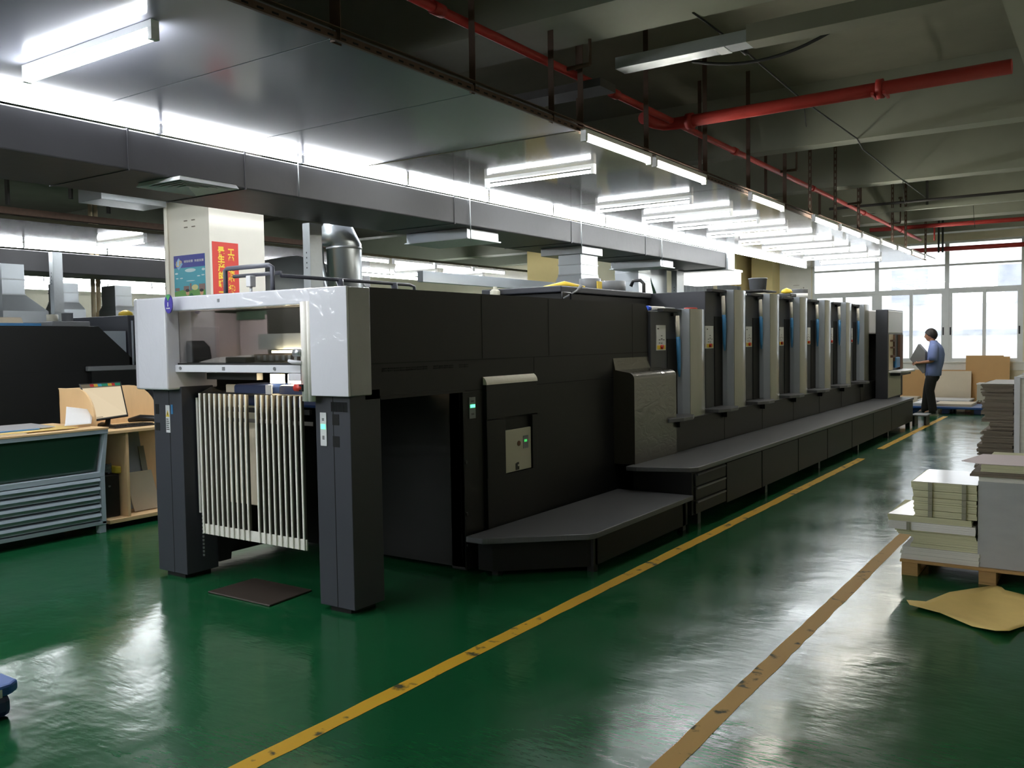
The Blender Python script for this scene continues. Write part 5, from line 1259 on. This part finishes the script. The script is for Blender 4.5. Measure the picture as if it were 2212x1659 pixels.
# ================================================================== worker
MANX, MANY_ = -3.03, 19.42
MAN = thing('person', 'man in a blue short-sleeved work shirt and black trousers carrying grey boards', 'person', (MANX, MANY_, 0))
def skin_mesh(name, verts, edges, m, sub=2, root=0):
    """verts: (forward, side, height, radius[, radius2]); forward = -x, the way he faces"""
    me = bpy.data.meshes.new(name)
    me.from_pydata([(MANX - v[0], MANY_ + v[1], v[2]) for v in verts], edges, [])
    o = bpy.data.objects.new(name, me); COL.objects.link(o)
    md = o.modifiers.new('skin', 'SKIN'); md.use_smooth_shade = True; md.branch_smoothing = .6
    for i, v in enumerate(verts):
        sv = me.skin_vertices[0].data[i]; sv.radius = (v[3], v[4] if len(v) > 4 else v[3]); sv.use_root = (i == root)
    s2 = o.modifiers.new('sub', 'SUBSURF'); s2.levels = sub; s2.render_levels = sub
    bpy.context.view_layer.update()
    dg = bpy.context.evaluated_depsgraph_get()
    m2 = bpy.data.meshes.new_from_object(o.evaluated_get(dg)); bpy.data.objects.remove(o)
    off = Vector((MANX, MANY_, 0))
    for vt in m2.vertices: vt.co = vt.co - off
    m2.materials.clear(); m2.materials.append(m)
    m2.polygons.foreach_set('use_smooth', [True] * len(m2.polygons)); m2.update()
    q = bpy.data.objects.new(name, m2); COL.objects.link(q); q.parent = MAN
    return q
V = []; Ed = []
def add(v, p=None):
    V.append(v); i = len(V) - 1
    if p is not None: Ed.append((p, i))
    return i
pel = add((-.03, 0, .92, .09, .11)); ch_ = add((-.06, 0, 1.16, .12, .15), pel); up_ = add((-.07, 0, 1.36, .10, .15), ch_)
nk = add((-.035, 0, 1.43, .06), up_)
def arm(s, el, wr, curl):
    sh = add((-.07, s * .18, 1.36, .050), up_); e = add(el, sh); wv = add(wr, e)
    d = Vector(wr[:3]) - Vector(el[:3]); d.normalize()
    pm = Vector(wr[:3]) + d * .05; p1 = add((pm.x, pm.y, pm.z, .030, .022), wv); k_ = Vector(pm) + d * .035; p2 = add((k_.x, k_.y, k_.z, .028, .018), p1)
    for j, ln in enumerate((.062, .072, .068, .052)):
        a = k_ + Vector((0.010, -s * .004, .026 - .017 * j)); b_ = a + d * ln * .5 + Vector((0, -s * .012, 0)); c_ = b_ + d * ln * .32 + Vector((0, -s * curl, -.004))
        i1 = add((a.x, a.y, a.z, .0095), p2); i2 = add((b_.x, b_.y, b_.z, .009), i1); add((c_.x, c_.y, c_.z, .0075), i2)
    t1 = pm + Vector((0.01, -s * .02, .03)); t2 = t1 + d * .03 + Vector((0, -s * .01, .018)); i1 = add((t1.x, t1.y, t1.z, .011), p1); add((t2.x, t2.y, t2.z, .009), i1)
arm(-1, (-.075, -.25, 1.09, .042), (.19, -.16, 1.05, .028), .022)
arm(1, (-.03, .24, 1.11, .042), (.20, .17, 1.08, .028), .022)
def leg(s, kn_, an, toe):
    h = add((-.02, s * .09, .80, .06), pel); k_ = add(kn_, h); a = add(an, k_); t = add(toe, a)
leg(-1, (.0, -.10, .48, .058), (-.055, -.10, .09, .040), (.10, -.11, .045, .030))
leg(1, (.075, .10, .49, .058), (.12, .10, .10, .040), (.24, .11, .045, .030))
BODY = skin_mesh('body', V, Ed, M['skin'])
def head_pt(th, ph, grow=0.0):
    # th: 0 = face, ph: 0 = crown .. PI = under the chin
    c, s_ = math.cos(th), math.sin(th)
    rx, ry, rz = .104 + grow, .080 + grow, .124 + grow
    x = rx * math.sin(ph) * c; y = ry * math.sin(ph) * s_; z = rz * math.cos(ph)
    low = max(0, -z / rz)
    y *= 1 - .22 * low
    if c < 0: x *= 1 - .30 * low
    else: x = x * (1 - .05 * low) + .012 * low * c
    def g(z0, t0, sz, st): return math.exp(-((z - z0) / sz) ** 2 - (math.atan2(s_, c) - t0) ** 2 / st ** 2)
    if c > 0:
        d = .019 * g(-.034, 0, .016, .15) + .010 * g(-.008, 0, .03, .13) + .009 * g(-.066, 0, .010, .3) + .010 * g(-.105, 0, .018, .35) + .006 * g(.022, 0, .012, .6)
        d -= .010 * (g(.004, .38, .012, .18) + g(.004, -.38, .012, .18)) + .004 * g(-.060, 0, .004, .3)
        x += d
    return (MANX - .002 - x, MANY_ + y, 1.600 + z)
hm_ = MB().grid(lambda u, v: head_pt(2 * PI * u, .02 + (PI - .04) * v), 48, 36)
for s_ in (-1, 1):
    hm_.grid(lambda u, v, s_=s_: (MANX + .012 + .024 * math.cos(2 * PI * u) * math.sin(PI * v), MANY_ + s_ * (.080 + .012 * math.sin(PI * v) * abs(math.sin(PI * u))), 1.588 + .034 * math.cos(PI * v)), 12, 8)
hm_.tube([(MANX + .045, MANY_, 1.38), (MANX + .035, MANY_, 1.44), (MANX + .022, MANY_, 1.50), (MANX + .012, MANY_, 1.56)], [.075, .060, .056, .062], 16)
ho = hm_.build('head_tmp', M['skin'], MAN)
bmj = bmesh.new(); bmj.from_mesh(BODY.data); bmj.from_mesh(ho.data); bmj.to_mesh(BODY.data); bmj.free()
BODY.data.polygons.foreach_set('use_smooth', [True] * len(BODY.data.polygons))
bpy.data.objects.remove(ho)
# shirt: lofted torso with short sleeves and a collar
def loft(b, rings, n=22):
    vs = []
    for (u_, sd, z, rx, ry) in rings:
        vs += [(MANX - u_ + rx * math.cos(2 * PI * k / n), MANY_ + sd + ry * math.sin(2 * PI * k / n), z) for k in range(n)]
    fs = [(i * n + k, i * n + (k + 1) % n, (i + 1) * n + (k + 1) % n, (i + 1) * n + k) for i in range(len(rings) - 1) for k in range(n)]
    return b.add(vs, fs, True)
def limb(b, pts, n=16):
    return b.tube([(MANX - p[0], MANY_ + p[1], p[2]) for p in pts], [p[3] for p in pts], n)
sb_ = MB()
loft(sb_, [(-.040, 0, .790, .138, .185), (-.040, 0, .80, .150, .195), (-.05, 0, .92, .150, .19), (-.08, 0, 1.08, .160, .19), (-.092, 0, 1.22, .160, .20), (-.092, 0, 1.32, .142, .205), (-.082, 0, 1.385, .118, .195), (-.066, 0, 1.43, .092, .145), (-.05, 0, 1.465, .074, .088), (-.042, 0, 1.492, .066, .070), (-.042, 0, 1.496, .058, .062)])
for s_ in (-1, 1):
    limb(sb_, [(-.085, s_ * .13, 1.375, .070), (-.085, s_ * .185, 1.36, .082), (-.080, s_ * .225, 1.27, .084), (-.078, s_ * .245, 1.17, .082), (-.075, s_ * .25, 1.10, .080)])
sb_.build('shirt', M['shirt'], MAN)
tb_ = MB()
loft(tb_, [(-.035, 0, .95, .125, .165), (-.035, 0, .84, .135, .17), (-.03, 0, .74, .125, .165), (-.02, 0, .68, .10, .14)])
limb(tb_, [(-.03, -.085, .86, .10), (-.02, -.09, .70, .105), (.0, -.10, .49, .082), (-.03, -.10, .30, .078), (-.055, -.10, .12, .078), (-.055, -.10, .045, .076)])
limb(tb_, [(-.02, .085, .86, .10), (.015, .09, .70, .108), (.07, .10, .50, .088), (.095, .10, .30, .080), (.115, .10, .13, .080), (.115, .10, .05, .076)])
tb_.build('trousers', M['trousers'], MAN)
for (fx, fy) in ((-.055, -.10), (.115, .10)):
    sh2 = MB()
    sh2.prism([(MANX - fx + .10, MANY_ + fy - .045), (MANX - fx + .11, MANY_ + fy), (MANX - fx + .10, MANY_ + fy + .045), (MANX - fx - .10, MANY_ + fy + .052), (MANX - fx - .17, MANY_ + fy + .03), (MANX - fx - .18, MANY_ + fy - .02), (MANX - fx - .10, MANY_ + fy - .05)], 'z', 0, .025)
    sh2.mat(1).prism([(MANX - fx + .09, 0.025), (MANX - fx + .09, .10), (MANX - fx - .02, .10), (MANX - fx - .13, .065), (MANX - fx - .165, .03), (MANX - fx - .165, .025)], 'y', MANY_ + fy - .042, MANY_ + fy + .042)
    sh2.build('shoe', [M['beige'], M['gap_grey']], MAN, .008)
def hair_pt(u, v):
    th = 2 * PI * u; c = math.cos(th)
    pm = PI * (.54 - .20 * max(0, c - .25) ** .7 + .15 * max(0, -c) ** .6)
    return head_pt(th, .02 + pm * v, .010 + .004 * math.sin(11 * th) * v)
MB().grid(hair_pt, 44, 14).build('hair', M['hair'], MAN, solid=-.008)
ey = MB()
for s_ in (-1, 1): ey.lathe([(.001, 0), (.009, .003), (.009, .007), (.001, .010)], MANX - .0945, MANY_ + s_ * .033, 1.597, 8)
ey.build('eyes', M['hair'], MAN)
# boards he carries
pc = [(.215, 1.43), (.372, 1.125), (.35, 1.10), (.125, .835), (.085, .87), (.085, 1.27)]
b = MB().prism([(MANX - u_, z_) for u_, z_ in pc], 'y', MANY_ - .125, MANY_ + .125)
tag(b.build('carried_boards', mat('grey_bundle', S(128, 128, 128), .7, var=.08), None, .006), 'grey board bundle held tilted against the chest of the worker', 'boards')
